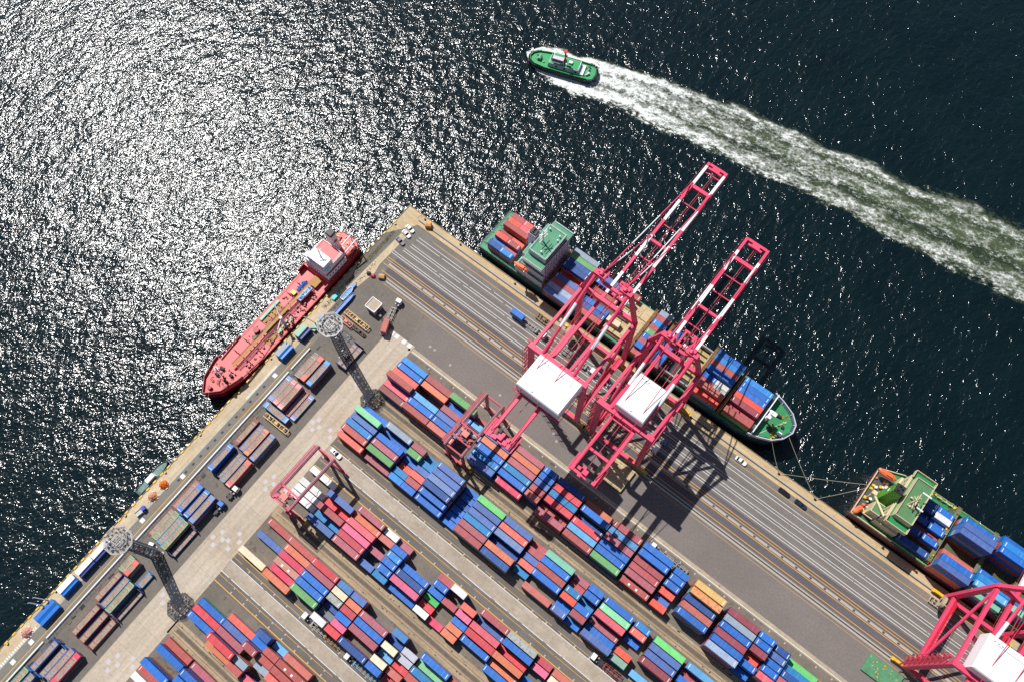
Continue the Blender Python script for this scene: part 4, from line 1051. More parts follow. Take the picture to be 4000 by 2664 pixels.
b = MB(); b.prism([(-7,-3.0),(8.6,-3.0),(8.6,3.0),(-7,3.0)], 2.605, 5.0, 0, [(-6.4,-2.8),(8.2,-2.8),(8.2,2.8),(-6.4,2.8)]); b.prism([(-5.4,-2.0),(.6,-2.0),(.6,2.0),(-5.4,2.0)], 5.105, 7.6, 0, [(-5.0,-1.8),(.4,-1.8),(.4,1.8),(-5.0,1.8)]); b.build('deckhouse', M_lilac, tug)
b = MB(); b.box(-6.2, 8.0, -2.6, 2.6, 5.0, 5.1); b.box(-4.6, .2, .2, 1.6, 7.6, 7.66); b.build('house_deck', M_tugg, tug)
b = MB(); b.box(-4.8, .3, -2.06, -1.98, 6.2, 7.1); b.box(-4.8, .3, 1.98, 2.06, 6.2, 7.1); b.box(-5.5, -5.2, -1.7, 1.7, 6.2, 7.1)
for x in (-3,1,6.6): b.box(x, x+.9, -3.02, -2.95, 3.4, 4.3)
b.build('window', M_glass, tug)
b = MB(); b.tube((.9,-.2,5.1),(.9,-.2,13),.42,8,0,.3); b.beam((.9,-1.6,11.4),(.9,1.2,11.4),.4,.4); b.cbox((.9,-.2,12.6),(1.3,1.8,.6)); b.cbox((1.4,-.2,9.6),(.8,1,.5)); b.build('mast', M_red2, tug)
b = MB(); b.cbox((3.6,.2,5.6),(1.7,1.4,1)); b.tube((2.2,-1.6,5.1),(2.2,-1.6,6.4),.55,10); rails(b, [(8.1,-2.6),(8.1,2.6)], 5.1); b.box(8.7, 10.6, -2.9, 2.9, 2.62, 3.2); rails(b, [(-6.3,-2.6),(-1,-2.6)], 5.1); b.build('deck_fitting', M_white, tug)
b = MB(); b.tube((-11.6,-1.2,3.4),(-11.6,1.2,3.4),.9,12); b.tube((12,-1.5,3.3),(12.4,1.7,3.3),.55,10); clutter(b, -14, -9, -2.4, 2.4, 2.6, 6, (0,), .4, .9, .8); b.build('winch', paint('winch_grey_green', alb(120,170,140), .5, .2), tug)
b = MB(); clutter(b, 11.2, 12.8, -3, 3, 2.6, 8, (0,1), .4, 1.1, 1.2); b.build('tow_hook', [M_white, M_dark], tug)

# ------------------------------------------------------------------ foam of the wake
def foam_mat():
    m, nt, b = newmat('wake_foam')
    tc = nd(nt, 'ShaderNodeTexCoord'); uv = nd(nt, 'ShaderNodeUVMap', uv_map='UVMap').outputs[0]; ob = tc.outputs['Object']
    sx = nd(nt, 'ShaderNodeSeparateXYZ'); nt.links.new(uv, sx.inputs[0]); u, v = sx.outputs[0], sx.outputs[1]
    rot = nd(nt, 'ShaderNodeMapping'); rot.inputs['Rotation'].default_value = (0,0,R(-12)); nt.links.new(ob, rot.inputs[0]); o2 = rot.outputs[0]
    big = noise(nt, o2, .12, 5, .65, (.5,1,1)); fine = noise(nt, o2, .8, 8, .74, (.6,1.0,1)); med = noise(nt, o2, .3, 5, .65, (.5,1.1,1))
    vor = nd(nt, 'ShaderNodeTexVoronoi', feature='DISTANCE_TO_EDGE'); vor.inputs['Scale'].default_value = .5
    wn = nd(nt, 'ShaderNodeTexNoise'); wn.inputs['Scale'].default_value = .4; wn.inputs['Detail'].default_value = 5; nt.links.new(o2, wn.inputs[0])
    wv = nd(nt, 'ShaderNodeVectorMath', operation='MULTIPLY_ADD'); wv.inputs[1].default_value = (4,4,0); nt.links.new(wn.outputs['Color'], wv.inputs[0]); nt.links.new(o2, wv.inputs[2])
    nt.links.new(wv.outputs[0], vor.inputs['Vector'])
    lace = ramp(nt, vor.outputs['Distance'], [(0, (1,1,1)), (.1, (.4,.4,.4)), (.35, (0,0,0))])
    # profile across the wake: wobble the edge with noise
    def mth(op, a, c=None, clamp=False):
        q = nd(nt, 'ShaderNodeMath', operation=op, use_clamp=clamp)
        for i, s in enumerate((a, c)):
            if s is None: continue
            if isinstance(s, (int, float)): q.inputs[i].default_value = s
            else: nt.links.new(s, q.inputs[i])
        return q.outputs[0]
    vw = mth('ADD', v, mth('MULTIPLY', mth('SUBTRACT', big, .5), .42))
    vw = mth('ADD', vw, mth('MULTIPLY', mth('SUBTRACT', fine, .5), .3))
    prof = ramp(nt, vw, [(.02, (0,0,0)), (.12, (1,1,1)), (.27, (.74,)*3), (.37, (.10,)*3), (.47, (.55,)*3), (.62, (.62,)*3), (.70, (.22,)*3), (.82, (.9,)*3), (.9, (.85,)*3), (.985, (0,0,0))])  # dips: dark churned bands, the deepest a shaded trough painted in
    near = ramp(nt, u, [(0, (1,1,1)), (.10, (.95,.95,.95)), (.22, (.42,)*3), (.5, (.16,)*3), (1, (0,0,0))])
    edge = ramp(nt, vw, [(.03, (0,0,0)), (.16, (1,1,1)), (.84, (1,1,1)), (.96, (0,0,0))])
    dens = mth('ADD', mth('MULTIPLY', prof, .50), mth('MULTIPLY', mth('MULTIPLY', near, edge), .62))
    dens = mth('ADD', dens, mth('MULTIPLY', mth('MULTIPLY', lace, edge), .26))
    th = mth('ADD', mth('MULTIPLY', mth('SUBTRACT', fine, .5), 2.0), mth('SUBTRACT', dens, .42))
    th = mth('ADD', th, mth('MULTIPLY', mth('SUBTRACT', med, .5), 1.5))
    foam = mth('MULTIPLY', th, 1.8, True)
    green = ramp(nt, prof, [(.1, (.02,.035,.02)), (.55, (.10,.135,.06))])  # churned green water, with the trough's shade painted in where the profile dips
    milk = mth('MULTIPLY', edge, mth('ADD', .45, mth('MULTIPLY', med, .6)), True)
    col = mixc(nt, foam, green, (.70,.72,.68))
    nt.links.new(col, b.inputs['Base Color']); b.inputs['Roughness'].default_value = .6; b.inputs['Specular IOR Level'].default_value = .2
    al = mth('MAXIMUM', foam, mth('MULTIPLY', milk, .85), True)
    nt.links.new(al, b.inputs['Alpha'])
    bp = nd(nt, 'ShaderNodeBump'); bp.inputs['Distance'].default_value = .5; bp.inputs['Strength'].default_value = .6; nt.links.new(fine, bp.inputs['Height']); nt.links.new(bp.outputs[0], b.inputs['Normal'])
    return m
north = [(-13.4,99.8),(-9,108.6),(.5,113.6),(16.6,118.6),(32,124),(52.3,131),(73.9,135.6),(97.9,140.8),(147.4,148.4),(216,163),(330,186),(420,204)]
south = [(-12.6,99.2),(-9.6,95.6),(-3.2,93.4),(9,91.2),(22,93),(34,98),(50,99),(80,103.6),(130,111.6),(190,118),(290,129),(400,141)]
def along(P, t):
    d = [0]
    for a, c in zip(P, P[1:]): d.append(d[-1]+math.dist(a, c))
    s = t*d[-1]
    for i in range(len(P)-1):
        if s <= d[i+1] or i == len(P)-2:
            k = (s-d[i])/(d[i+1]-d[i]); return (P[i][0]+(P[i+1][0]-P[i][0])*k, P[i][1]+(P[i+1][1]-P[i][1])*k)
NU, NV = 140, 24; vs = []; uvs = []
for i in range(NU+1):
    t = i/NU; a = along(south, t); c = along(north, t)
    for j in range(NV+1):
        q = j/NV; vs.append((a[0]+(c[0]-a[0])*q, a[1]+(c[1]-a[1])*q, -2.985)); uvs.append((t, q))
fs = [(i*(NV+1)+j, (i+1)*(NV+1)+j, (i+1)*(NV+1)+j+1, i*(NV+1)+j+1) for i in range(NU) for j in range(NV)]
me = bpy.data.meshes.new('wake_foam'); me.from_pydata(vs, [], fs); me.update()
ul = me.uv_layers.new(name='UVMap')
for lp in me.loops: ul.data[lp.index].uv = uvs[lp.vertex_index]
me.materials.append(foam_mat())
wk = bpy.data.objects.new('wake_foam', me); COL.objects.link(wk); tag(wk, kind='stuff')
# ------------------------------------------------------------------ lattice light masts
def light_mast(x, y, rz, label):
    root = thing('light_mast', label, 'light mast', (x,y,0), rz, 'lattice light masts'); H, w0, w1 = 32.6, 1.75, 1.35
    wz = lambda z: w0+(w1-w0)*z/H
    b = MB(); N = 13; cs = ((-1,-1),(1,-1),(1,1),(-1,1))
    for a, c in cs: b.beam((a*w0,c*w0,.3),(a*w1,c*w1,H),.26,.26)
    for k in range(N):
        z0, z1 = .3+(H-.3)*k/N, .3+(H-.3)*(k+1)/N; a0, a1 = wz(z0), wz(z1)
        for (p, q) in zip(cs, cs[1:]+cs[:1]):
            b.beam((p[0]*a0,p[1]*a0,z0),(q[0]*a1,q[1]*a1,z1),.14,.14); b.beam((q[0]*a0,q[1]*a0,z0),(p[0]*a1,p[1]*a1,z1),.14,.14)
            b.beam((p[0]*a1,p[1]*a1,z1),(q[0]*a1,q[1]*a1,z1),.16,.16)
    b.build('lattice_tower', M_steeld, root)
    b = MB(); z = 1.0; k = 0
    while z < H-3:                                       # stairs zigzag inside the tower
        s = 1 if k % 2 else -1
        b.beam((-.7,s*.55,z),(.7,s*.55,z+2.3),.6,.08); b.box(.5*(-1 if s > 0 else 1)-.5+(.2 if s > 0 else 0), .5*(-1 if s > 0 else 1)+.5, -1, 1, z+2.25, z+2.33); z += 2.3; k += 1
    b.build('stair', M_steel, root)
    b = MB()
    for a, c in cs: b.box(a*w0-.5, a*w0+.5, c*w0-.5, c*w0+.5, 0, .3)
    b.build('footing', M_seam, root)
    ring = lambda r, n=8, o=.3927: [(r*math.cos(2*math.pi*i/n+o), r*math.sin(2*math.pi*i/n+o)) for i in range(n)]
    b = MB()
    for r in (5.0,4.7,4.4,4.1,3.8):
        P = ring(r)
        for p, q in zip(P, P[1:]+P[:1]): b.beam((*p,H+.2),(*q,H+.2),.16,.1)
    for r, zs in ((5.1,(H+.75,H+1.25)),(3.3,(H+.75,H+1.25))):
        P = ring(r)
        for z in zs:
            for p, q in zip(P, P[1:]+P[:1]): b.beam((*p,z),(*q,z),.1,.1)
        for p in P: b.beam((*p,H),(*p,H+1.25),.1,.1)
    for p in ring(5.0): b.beam((0,0,H),(*p,H),.22,.2)
    for p in ring(5.0, 16, .2): b.beam((p[0]*.35,p[1]*.35,H),(*p,H+.1),.12,.12)
    for a in (-1.55,0,1.55):
        b.beam((a,-3.3,H+.3),(a,3.3,H+.3),.2,.2); b.beam((-3.3,a,H+.3),(3.3,a,H+.3),.2,.2)
    for q in range(7):
        r = ring(1.0+.34*q, 8)
        for p, s in zip(r, r[1:]+r[:1]): b.beam((*p,H+.25),(*s,H+.25),.09,.06)
    b.box(-1.5, 1.5, -1.5, -1.3, H+1.6, H+1.8); b.box(-1.5, 1.5, 1.3, 1.5, H+1.6, H+1.8); b.box(-1.5, -1.3, -1.3, 1.3, H+1.6, H+1.8); b.box(1.3, 1.5, -1.3, 1.3, H+1.6, H+1.8)
    for a, c in cs: b.beam((a*1.4,c*1.4,H),(a*1.4,c*1.4,H+1.6),.15)
    pf = b.build('head_platform', M_steel, root)
    b = MB()
    for i in range(24):
        a = 2*math.pi*i/24; r = 3.55 if i % 2 else 2.7
        b.tube((r*math.cos(a),r*math.sin(a),H+.4),(r*1.1*math.cos(a),r*1.1*math.sin(a),H+.95),.2,8,0,.38)
    b.build('floodlight', [paint('lamp_housing', (.16,.14,.12), .4, .3)], pf)
    return root
mA = light_mast(26.3, -69.6, QA, 'lattice light mast near the red tanker, octagonal head among the trailers')
dup(mA, 'lattice light mast beside the lower left concrete road, octagonal head near white awnings', (24.2,-172.6,0), R(2))

# ------------------------------------------------------------------ vehicles
def car(label, x, y, rz, col, L=4.7, wd=1.85, suv=False, group=None):
    root = thing('parked_car', label, 'car', (x,y,0), rz, group); h = 1.0 if suv else .82; hr = 1.75 if suv else 1.42
    b = MB(); hw = wd/2
    P = [(-L/2,-hw*.8),(-L/2+.3,-hw),(L/2-.6,-hw),(L/2-.15,-hw*.75),(L/2,-hw*.4),(L/2,hw*.4),(L/2-.15,hw*.75),(L/2-.6,hw),(-L/2+.3,hw),(-L/2,hw*.8)]
    b.prism(P, .3, h-.14, 0); b.prism(P, h-.139, h, 0, [(x_*.97,y_*.92) for x_, y_ in P])
    a0, a1 = (-L*.46, L*.2) if suv else (-L*.36, L*.2)
    t0, t1 = (-L*.43, L*.06) if suv else (-L*.22, L*.04)
    b.prism([(t0,-hw*.76),(t1,-hw*.76),(t1,hw*.76),(t0,hw*.76)], hr-.06, hr, 0)
    bo = b.build('body', paint('car_paint_%s' % col, {'white':(.8,.8,.8),'dark':(.012,.014,.022),'navy':(.012,.03,.06)}[col], .22, .03), root)
    b = MB(); b.prism([(a0,-hw*.88),(a1,-hw*.88),(a1,hw*.88),(a0,hw*.88)], h+.001, hr-.061, 0, [(t0,-hw*.76),(t1,-hw*.76),(t1,hw*.76),(t0,hw*.76)]); b.build('window', M_glass, root)
    for sx in (-L*.3, L*.31):
        for sy in (-1, 1):
            b = MB(); b.tube((sx,sy*(hw-.22),.32),(sx,sy*(hw+.01),.32),.32,12); b.build('wheel', M_rubber, root)
    if suv:
        b = MB(); b.box(-L*.2,-L*.08,-hw*.5,hw*.5,hr+.001,hr+.02); b.box(-L*.02+.01,L*.05,-hw*.5,hw*.5,hr+.001,hr+.02); b.build('sunroof', M_glass, root)
    return root
car('white saloon car at the quay corner, parked closest to the tip', 8.1, -8.9, R(-9), 'white', group='cars at the quay corner')
car('white saloon car between another white car and a dark one at the quay corner', 8.5, -11.8, R(-8), 'white', group='cars at the quay corner')
car('dark blue car with shiny rear parked beside two white cars', 8.7, -16.1, R(-9), 'navy', 5.0, group='cars at the quay corner')
car('white car driving along the quay past the crane shadow', 176.3, -6.2, R(-1), 'white', 4.9)
car('black car on the quay, the one closer to the mooring bollard', 196, -6.2, R(-2), 'dark', 4.8)
car('dark navy car on the quay ahead of the black car', 203.3, -6.2, R(-3), 'navy', 5.0)
car('white van with dark bonnet and two roof hatches at the yard entrance', 51, -102.1, R(-5), 'white', 5.4, 2.0, suv=True)

def wheels(root, xs, half, r=.5):
    for x in xs:
        for s in (-1, 1):
            b = MB(); b.tube((x,s*(half-.3),r),(x,s*half,r),r,12); b.build('wheel', M_rubber, root)
def tractor(name, label, x, y, rz, cab, group=None):
    root = thing(name, label, 'truck', (x,y,0), rz, group)
    b = MB(); b.box(-3.2,1.2,-.45,.45,.7,1.0); b.box(-2.6,-1.4,-.9,.9,1.0,1.15); b.build('chassis', M_dark, root)
    b = MB(); b.prism([(.6,-1.2),(2.5,-1.2),(2.6,-.9),(2.6,.9),(2.5,1.2),(.6,1.2)], .8, 2.9, 0, [(.6,-1.12),(2.2,-1.12),(2.3,-.85),(2.3,.85),(2.2,1.12),(.6,1.12)])
    c = b.build('cab', cab, root)
    b = MB(); b.prism([(2.46,-1.0),(2.56,-1.0),(2.56,1.0),(2.46,1.0)], 1.7, 2.5); b.box(.9,1.7,-1.19,-1.15,1.8,2.5); b.box(.9,1.7,1.15,1.19,1.8,2.5); b.build('window', M_glass, c)
    b = MB(); b.cbox((-.2,-.7,1.4),(.7,.6,.9)); b.cbox((-.2,.75,1.3),(.6,.5,.6)); b.build('fuel_tank', M_grey, root)
    wheels(root, (1.7,-1.6,-2.6), 1.2); return root
def trailer(label, x, y, rz, L, mat, group=None, ladder=True):
    root = thing('container_trailer', label, 'trailer', (x,y,0), rz, group)
    b = MB()
    for s in (-.55,.55): b.beam((-L/2,s,1.15),(L/2,s,1.15),.22,.35)
    for s in (-1.15,1.15): b.beam((-L/2+.4,s,1.22),(L/2-.4,s,1.22),.14,.2)
    n = int(L/1.5)
    for i in range(n+1): b.beam((-L/2+L*i/n,-1.2,1.2),(-L/2+L*i/n,1.2,1.2),.18,.18)
    b.build('frame', mat, root); wheels(root, (-L/2+1.2,-L/2+2.4), 1.2, .48)
    b = MB(); b.box(L/2-.5, L/2-.1, -1.1, 1.1, 1.31, 1.5); b.build('headboard', mat, root)
    return root
M_trl = paint('trailer_grey', (.34,.33,.30), .6, .25, 1)
M_trb = paint('trailer_pale_blue', alb(120,165,190), .6, .25, 1)
M_trr = paint('trailer_red', (.22,.03,.03), .6, .25, 1)
M_trbr = paint('trailer_brown', alb(150,112,70), .6, .3, 1)
# the truck with two chassis that carries a blue box along the quay
tractor('terminal_truck', 'white terminal truck pulling a blue container along the quay lanes', 82.8, -12.7, 0, M_white, 'terminal trucks')
trailer('grey trailer behind the white quay truck, half under a blue container', 74.5, -12.6, 0, 13, M_trl, 'container trailers')
container('blue', 6.06, 70.6, -12.5, 1.42, 'short blue container on a trailer in the quay lanes', 'containers on trailers', style=0, pri=99)
tractor('terminal_truck', 'white terminal truck under the girders of the tallest crane', 107.8, -12.7, 0, M_white, 'terminal trucks')
trailer('dark empty trailer behind the truck under the tallest crane', 100, -12.7, 0, 12.4, M_trl, 'container trailers')
tractor('terminal_truck', 'pale lavender terminal truck between the two large quay cranes', 117.6, -12.9, 0, M_lilac, 'terminal trucks')
trailer('dark green trailer behind the lavender truck between the cranes', 111.4, -12.9, 0, 6, M_hullg, 'container trailers')
tractor('terminal_truck', 'white terminal truck at the edge of the crane shadow on the apron', 146.4, -23.5, R(-4), M_white, 'terminal trucks')
tractor('terminal_truck', 'blue grey terminal truck lying in the crane shadow', 147.4, -18.6, 0, M_lav, 'terminal trucks')
tractor('terminal_truck', 'white terminal truck joined to a brick red container near the small shed', 27.9, -39.6, R(98), M_white, 'terminal trucks')
trailer('grey trailer carrying a brick red container near the shed', 29.7, -47.4, R(108), 12.6, M_trl, 'container trailers')
container('salmon', 6.06, 31.0, -50.3, 1.42, 'short salmon red container on a trailer beside the small shed', 'containers on trailers', R(115), 0, 0, 99)
tractor('terminal_truck', 'white terminal truck in the lane below a green container', 175.6, -99.3, R(180), M_white, 'terminal trucks')
trailer('dark red empty trailer beside the truck lane', 182.4, -99.3, R(180), 7.4, M_trr, 'container trailers')
tractor('terminal_truck', 'white terminal truck with a pale blue trailer in the lower truck lane', 106.6, -154.0, R(180), M_white, 'terminal trucks')
trailer('pale blue and green empty trailer in the lower truck lane', 114.2, -153.9, R(180), 11.6, M_trb, 'container trailers')
tractor('terminal_truck', 'white terminal truck by a stack of brown trailers', 85.2, -153.4, R(180), M_white, 'terminal trucks')
for i, (x, m) in enumerate(((90.6,M_trl),(97.4,M_trbr))): trailer('brown grey trailer frame in the lower lane, %s' % ('next to the truck' if i == 0 else 'at its far end'), x, -153.9, R(180), 6.6, m, 'container trailers')
trailer('grey ladder frame trailer beside blue containers, left of two on the apron edge', 174.4, -54.6, 0, 6.2, M_trl, 'container trailers'); trailer('grey ladder frame trailer beside blue containers, right of two on the apron edge', 180.6, -54.6, 0, 6.2, M_trl, 'container trailers')
tractor('terminal_truck', 'white terminal truck tucked behind blue containers at the front block', 169.8, -54.3, R(180), M_white, 'terminal trucks')
tractor('terminal_truck', 'grey white truck parked beside the flat racks on the left road', *LW(27.6,-138.5)[:2], R(92), M_white, 'terminal trucks')
tractor('terminal_truck', 'small blue truck in the shadow of stacked flat racks', *LW(27.4,-146)[:2], R(92), M_blue, 'terminal trucks')
trailer('orange edged trailer under a long white refrigerated container', 54.7, -150.7, 0, 12.2, paint('trailer_orange', alb(205,130,60), .6, .2), 'container trailers')
container('cream', 12.19, 54.7, -150.7, 1.42, 'long white refrigerated container on a trailer at the lane entrance', 'containers on trailers', style=0, pri=99, tall=.3)
# ------------------------------------------------------------------ flat racks
_fr = {}
def flat_rack(label, x, y, z, col, L=12.19, ends=1.2, rz=0, group='flat racks stacked on the left side', upright=False, local=True):
    p = LW(x, y, z) if local else (x, y, z)
    root = thing('flat_rack', label, 'flat rack', p, rz + (QA + R(90) if local else 0), group); W2 = 1.22
    b = MB()
    for s in (-1, 1): b.box(-L/2, L/2, s*W2-(.16 if s > 0 else 0), s*W2+(.16 if s < 0 else 0), 0, .62)
    for s in (-1, 1): b.box(s*L/2-(.3 if s > 0 else 0), s*L/2+(.3 if s < 0 else 0), -W2+.162, W2-.162, 0, .62)
    for t in (-.31,.31): b.box(L*t-.1, L*t+.1, -W2+.162, W2-.162, .5, .612)
    b.build('frame', col, root)
    b = MB(); b.box(-L/2+.302, L/2-.302, -W2+.164, W2-.164, .36, .5); b.build('floor', M_wood, root)
    for s in (-1, 1):
        b = MB()
        if upright: b.box(s*(L/2-.12)-.1, s*(L/2-.12)+.1, -W2+.02, W2-.02, .625, 2.5)
        elif ends > .4:
            a, e = sorted((s*(L/2-.02), s*(L/2-ends))); b.box(a, e, -W2+.03, W2-.03, .625, .74)
            b.box(a+.3, a+.5, -W2+.3, W2-.3, .742, .8, 1)
        else: b.box(s*(L/2-.15)-.14, s*(L/2-.15)+.14, -W2+.05, W2-.05, .625, .9)
        b.build('end_wall', [col, M_mark if (ends > 1.3 and random.random() < .5) else col], root)
    return root
fl = MB()
def stack_under(x, y, z, L=12.19, rz=0):                 # folded racks below the top one
    k = 0; h = z; T = LM @ Matrix.Translation((x, y, 0)) @ Matrix.Rotation(R(90)+rz, 4, 'Z'); fl.M = T
    zz = 0
    while zz+.6 <= z+.01:
        mi = random.randrange(5)
        for s in (-1, 1): fl.box(-L/2, L/2, s*1.2-(.16 if s > 0 else 0), s*1.2+(.16 if s < 0 else 0), zz+.03, zz+.58, mi); fl.box(s*(L/2-.02)-(.3 if s > 0 else 0), s*(L/2-.02)+(.3 if s < 0 else 0), -1.03, 1.03, zz+.03, zz+.6, mi)
        fl.box(-L/2+.33, L/2-.33, -1.03, 1.03, zz+.3, zz+.5, 5); zz += .62
FR = [ # x, y, height, material, colour word, end plates, feet, upright
 (15.8,-83.2,2.5,M_grey,'grey',.3,40,0),(18.7,-83.1,3.1,M_salm,'orange red',2.2,40,0),(22.3,-83.1,3.7,M_skyp,'sky blue',1.7,40,0),
 (14.3,-97,3.1,M_lav,'lavender blue',1.9,40,0),(17.1,-97,3.7,paint('pale_pink_paint', alb(225,150,140), .6, .15),'pale pink',1.9,40,0),(19.8,-97.2,3.7,paint('pale_rose_paint', alb(228,160,155), .6, .15),'pale rose',1.9,40,0),(22.9,-97.4,.6,M_rosep,'rose red',.3,40,0),(25.8,-97.4,.6,M_lav,'grey blue',1.7,40,0),
 (15.9,-118.1,3.1,M_rustb,'faded maroon',1.2,40,0),(19.2,-118.6,2.5,M_blue,'blue',.3,40,0),(22.0,-118.8,3.1,M_orng,'orange',1.2,40,0),(25.3,-119,3.1,M_lav,'pale blue',1.0,40,0),
 (15.3,-131.5,3.7,M_blue,'bright blue',1.6,40,0),(18.7,-131.6,.6,M_navy,'dark navy',.3,40,0),(21.8,-131.9,2.5,M_skyp,'sky blue',.3,40,0),(25.1,-132,3.1,M_salm,'salmon',1.8,40,0),
 (14.2,-150,1.2,M_salm,'salmon',.3,40,0),(17.3,-150,3.7,M_blue,'blue',1.7,40,0),(20.6,-150,3.1,M_blue,'deep blue',1.5,40,0),(23.9,-150.2,3.7,M_lav,'lavender',1.6,40,0),
 (14.5,-163,1.8,M_rustb,'rusty red',.3,40,0),(17.0,-163,2.5,M_mint,'pale mint',.3,40,0),(19.6,-163.2,2.5,M_skyp,'blue',.6,40,0),(22.6,-163.3,3.7,M_mint,'mint green',.3,40,0),(26.1,-163.4,.6,M_navy,'navy',.3,40,1),
 (15.6,-181.6,2.5,M_mint,'green',.3,20,0),(18.3,-181.6,3.1,M_salm,'red',1.9,20,0),(24.6,-181.8,.6,M_skyp,'pale blue',.8,20,1),
 (16.4,-191.3,3.1,M_rustb,'brown red',.3,40,0),(19.7,-191.3,2.5,M_lav,'lavender grey',.3,40,0),(23.0,-191.3,3.7,M_mint,'turquoise green',.3,40,0),(26.4,-191.6,.3,M_navy,'dark navy',.3,40,1),
 (18.4,-204.5,2.5,M_rustb,'rusty brown',.3,40,0),(22.6,-204.5,2.5,M_rustb,'brown',.3,40,0),(26.3,-204.4,.9,M_rustb,'reddish brown',.3,40,1),
 (16.0,-221.4,3.1,M_blue,'blue',.6,40,1),(19.3,-221.4,1.2,M_blue,'dark blue',.3,40,1),(22.4,-220.4,2.5,M_lav,'bluish brown',.3,40,0),(25.4,-220,3.1,M_rosep,'rose',1.7,40,0),
 (14.2,-234.6,2.5,M_mint,'mint',.3,40,0),(17.4,-234.6,2.5,M_lav,'lavender',.3,40,0)]
near = [('near the light mast','stack nearest the light mast')]
grp = {}
for i, f in enumerate(FR):
    g = round(f[1]/6); grp.setdefault(i, None)
names = {-83:'first', -97:'second', -118:'third', -131:'fourth', -150:'fifth', -163:'sixth', -181:'seventh', -191:'eighth', -204:'ninth', -221:'tenth', -234:'last'}
for (x, y, z, m, wd, en, ft, up) in FR:
    k = min(names, key=lambda q: abs(q-y)); L = 12.19 if ft == 40 else 6.06
    flat_rack('%s flat rack with worn wooden floor, in the %s group from the tanker' % (wd, names[k]), x, y, z, m, L, en, upright=bool(up))
    if z > .7: stack_under(x, y, z, L)
flat_rack('sky blue flat rack lying crosswise beside the yellow lifting frame', 19.3, -105.2, 1.9, M_skyp, ends=1.8, rz=R(90)); stack_under(19.3, -105.2, 1.9, rz=R(90))
flat_rack('navy flat rack with upright end walls at the foot of the mast, left one', 25.0, -69.3, .7, M_navy, 11.6, .3, upright=True)
flat_rack('navy flat rack with upright end walls at the foot of the mast, right one', 27.6, -69.3, .7, M_navy, 11.6, .3, upright=True)
fl.M = None
tag(fl.build('folded_flat_racks', [M_navy, M_rustb, M_blue, M_grey, M_hullr, M_wood]), kind='stuff')

# ------------------------------------------------------------------ lifting frames, shed, odds and ends
def frame_obj(name, label, cat, x, y, rz, L, W_, mat, n=4, z=.9, group=None):
    root = thing(name, label, cat, (x,y,0), rz, group); b = MB()
    for s in (-W_/2, W_/2): b.beam((-L/2,s,z),(L/2,s,z),.3,.4)
    for i in range(n+1): b.beam((-L/2+L*i/n,-W_/2,z),(-L/2+L*i/n,W_/2,z),.28,.36)
    b.build('frame', mat, root)
    b = MB()
    for sx in (-L/2+.2, L/2-.2):
        for sy in (-W_/2, W_/2): b.beam((sx,sy,0),(sx,sy,z-.2),.25,.25)
    b.build('foot', mat, root)
    b = MB(); b.cbox((0,0,z+.5),(1.4,1.0,.5)); b.cbox((-L*.3,0,z+.35),(.7,.5,.4)); b.cbox((L*.33,0,z+.35),(.9,.5,.4)); b.build('head_block', mat, root)
    return root
frame_obj('container_spreader', 'long pale yellow lifting spreader in front of the small shed', 'spreader', 19.4, -55.2, R(-1), 12.6, 2.0, paint('pale_yellow_frame', alb(224,176,98), .55, .25, 1.2, rust=.3), 9, 1.5, 'lifting spreaders')
frame_obj('container_spreader', 'short orange brown lifting spreader beside the pale yellow one', 'spreader', 16.4, -58.5, R(-1), 6.2, 1.9, paint('salmon_frame', alb(215,130,100), .55, .2, 1), 3, 1.4, 'lifting spreaders')
frame_obj('container_spreader', 'dark rusty lifting gear beside the orange brown spreader', 'spreader', 23.2, -58.4, 0, 6.4, 1.2, paint('dark_rusty_frame', alb(90,70,64), .7, .3, 1), 5, .9, 'lifting spreaders')
frame_obj('container_spreader', 'yellow and black lifting spreader below a blue flat rack', 'spreader', *LW(22.0,-108.4)[:2], R(1), 12.2, 1.8, M_yeld, 6, 1.4, 'lifting spreaders')
frame_obj('steel_cradle', 'brown wooden cradle on the quay lane behind the first crane', 'cradle', 80, -6.9, 0, 7, 2.4, M_trbr, 5, 1.0)
frame_obj('steel_cradle', 'grey and beige cradle beside the corner crane on the apron', 'cradle', 261.8, -6.6, 0, 7, 2.4, paint('cradle_grey', alb(200,180,150), .7, .2), 5, 1.0)
r_ = thing('lattice_pallet', 'pale blue steel lattice pieces lying beside the mast', 'steel pile', (18.4,-62.8,0), R(-4)); b = MB()
for k in range(26):
    x = random.uniform(-5.6,5.6); y = random.uniform(-1.1,1.1); b.beam((x,y,.3+.3*random.random()),(x+random.uniform(-.9,.9),y+random.uniform(-.9,.9),.4+.3*random.random()),.22,.2,random.choice((0,0,1)))
for s in (-1.1,1.1): b.beam((-5.8,s,.25),(5.8,s,.25),.18,.2,1)
b.build('lattice_bar', [M_trb, M_dark], r_)
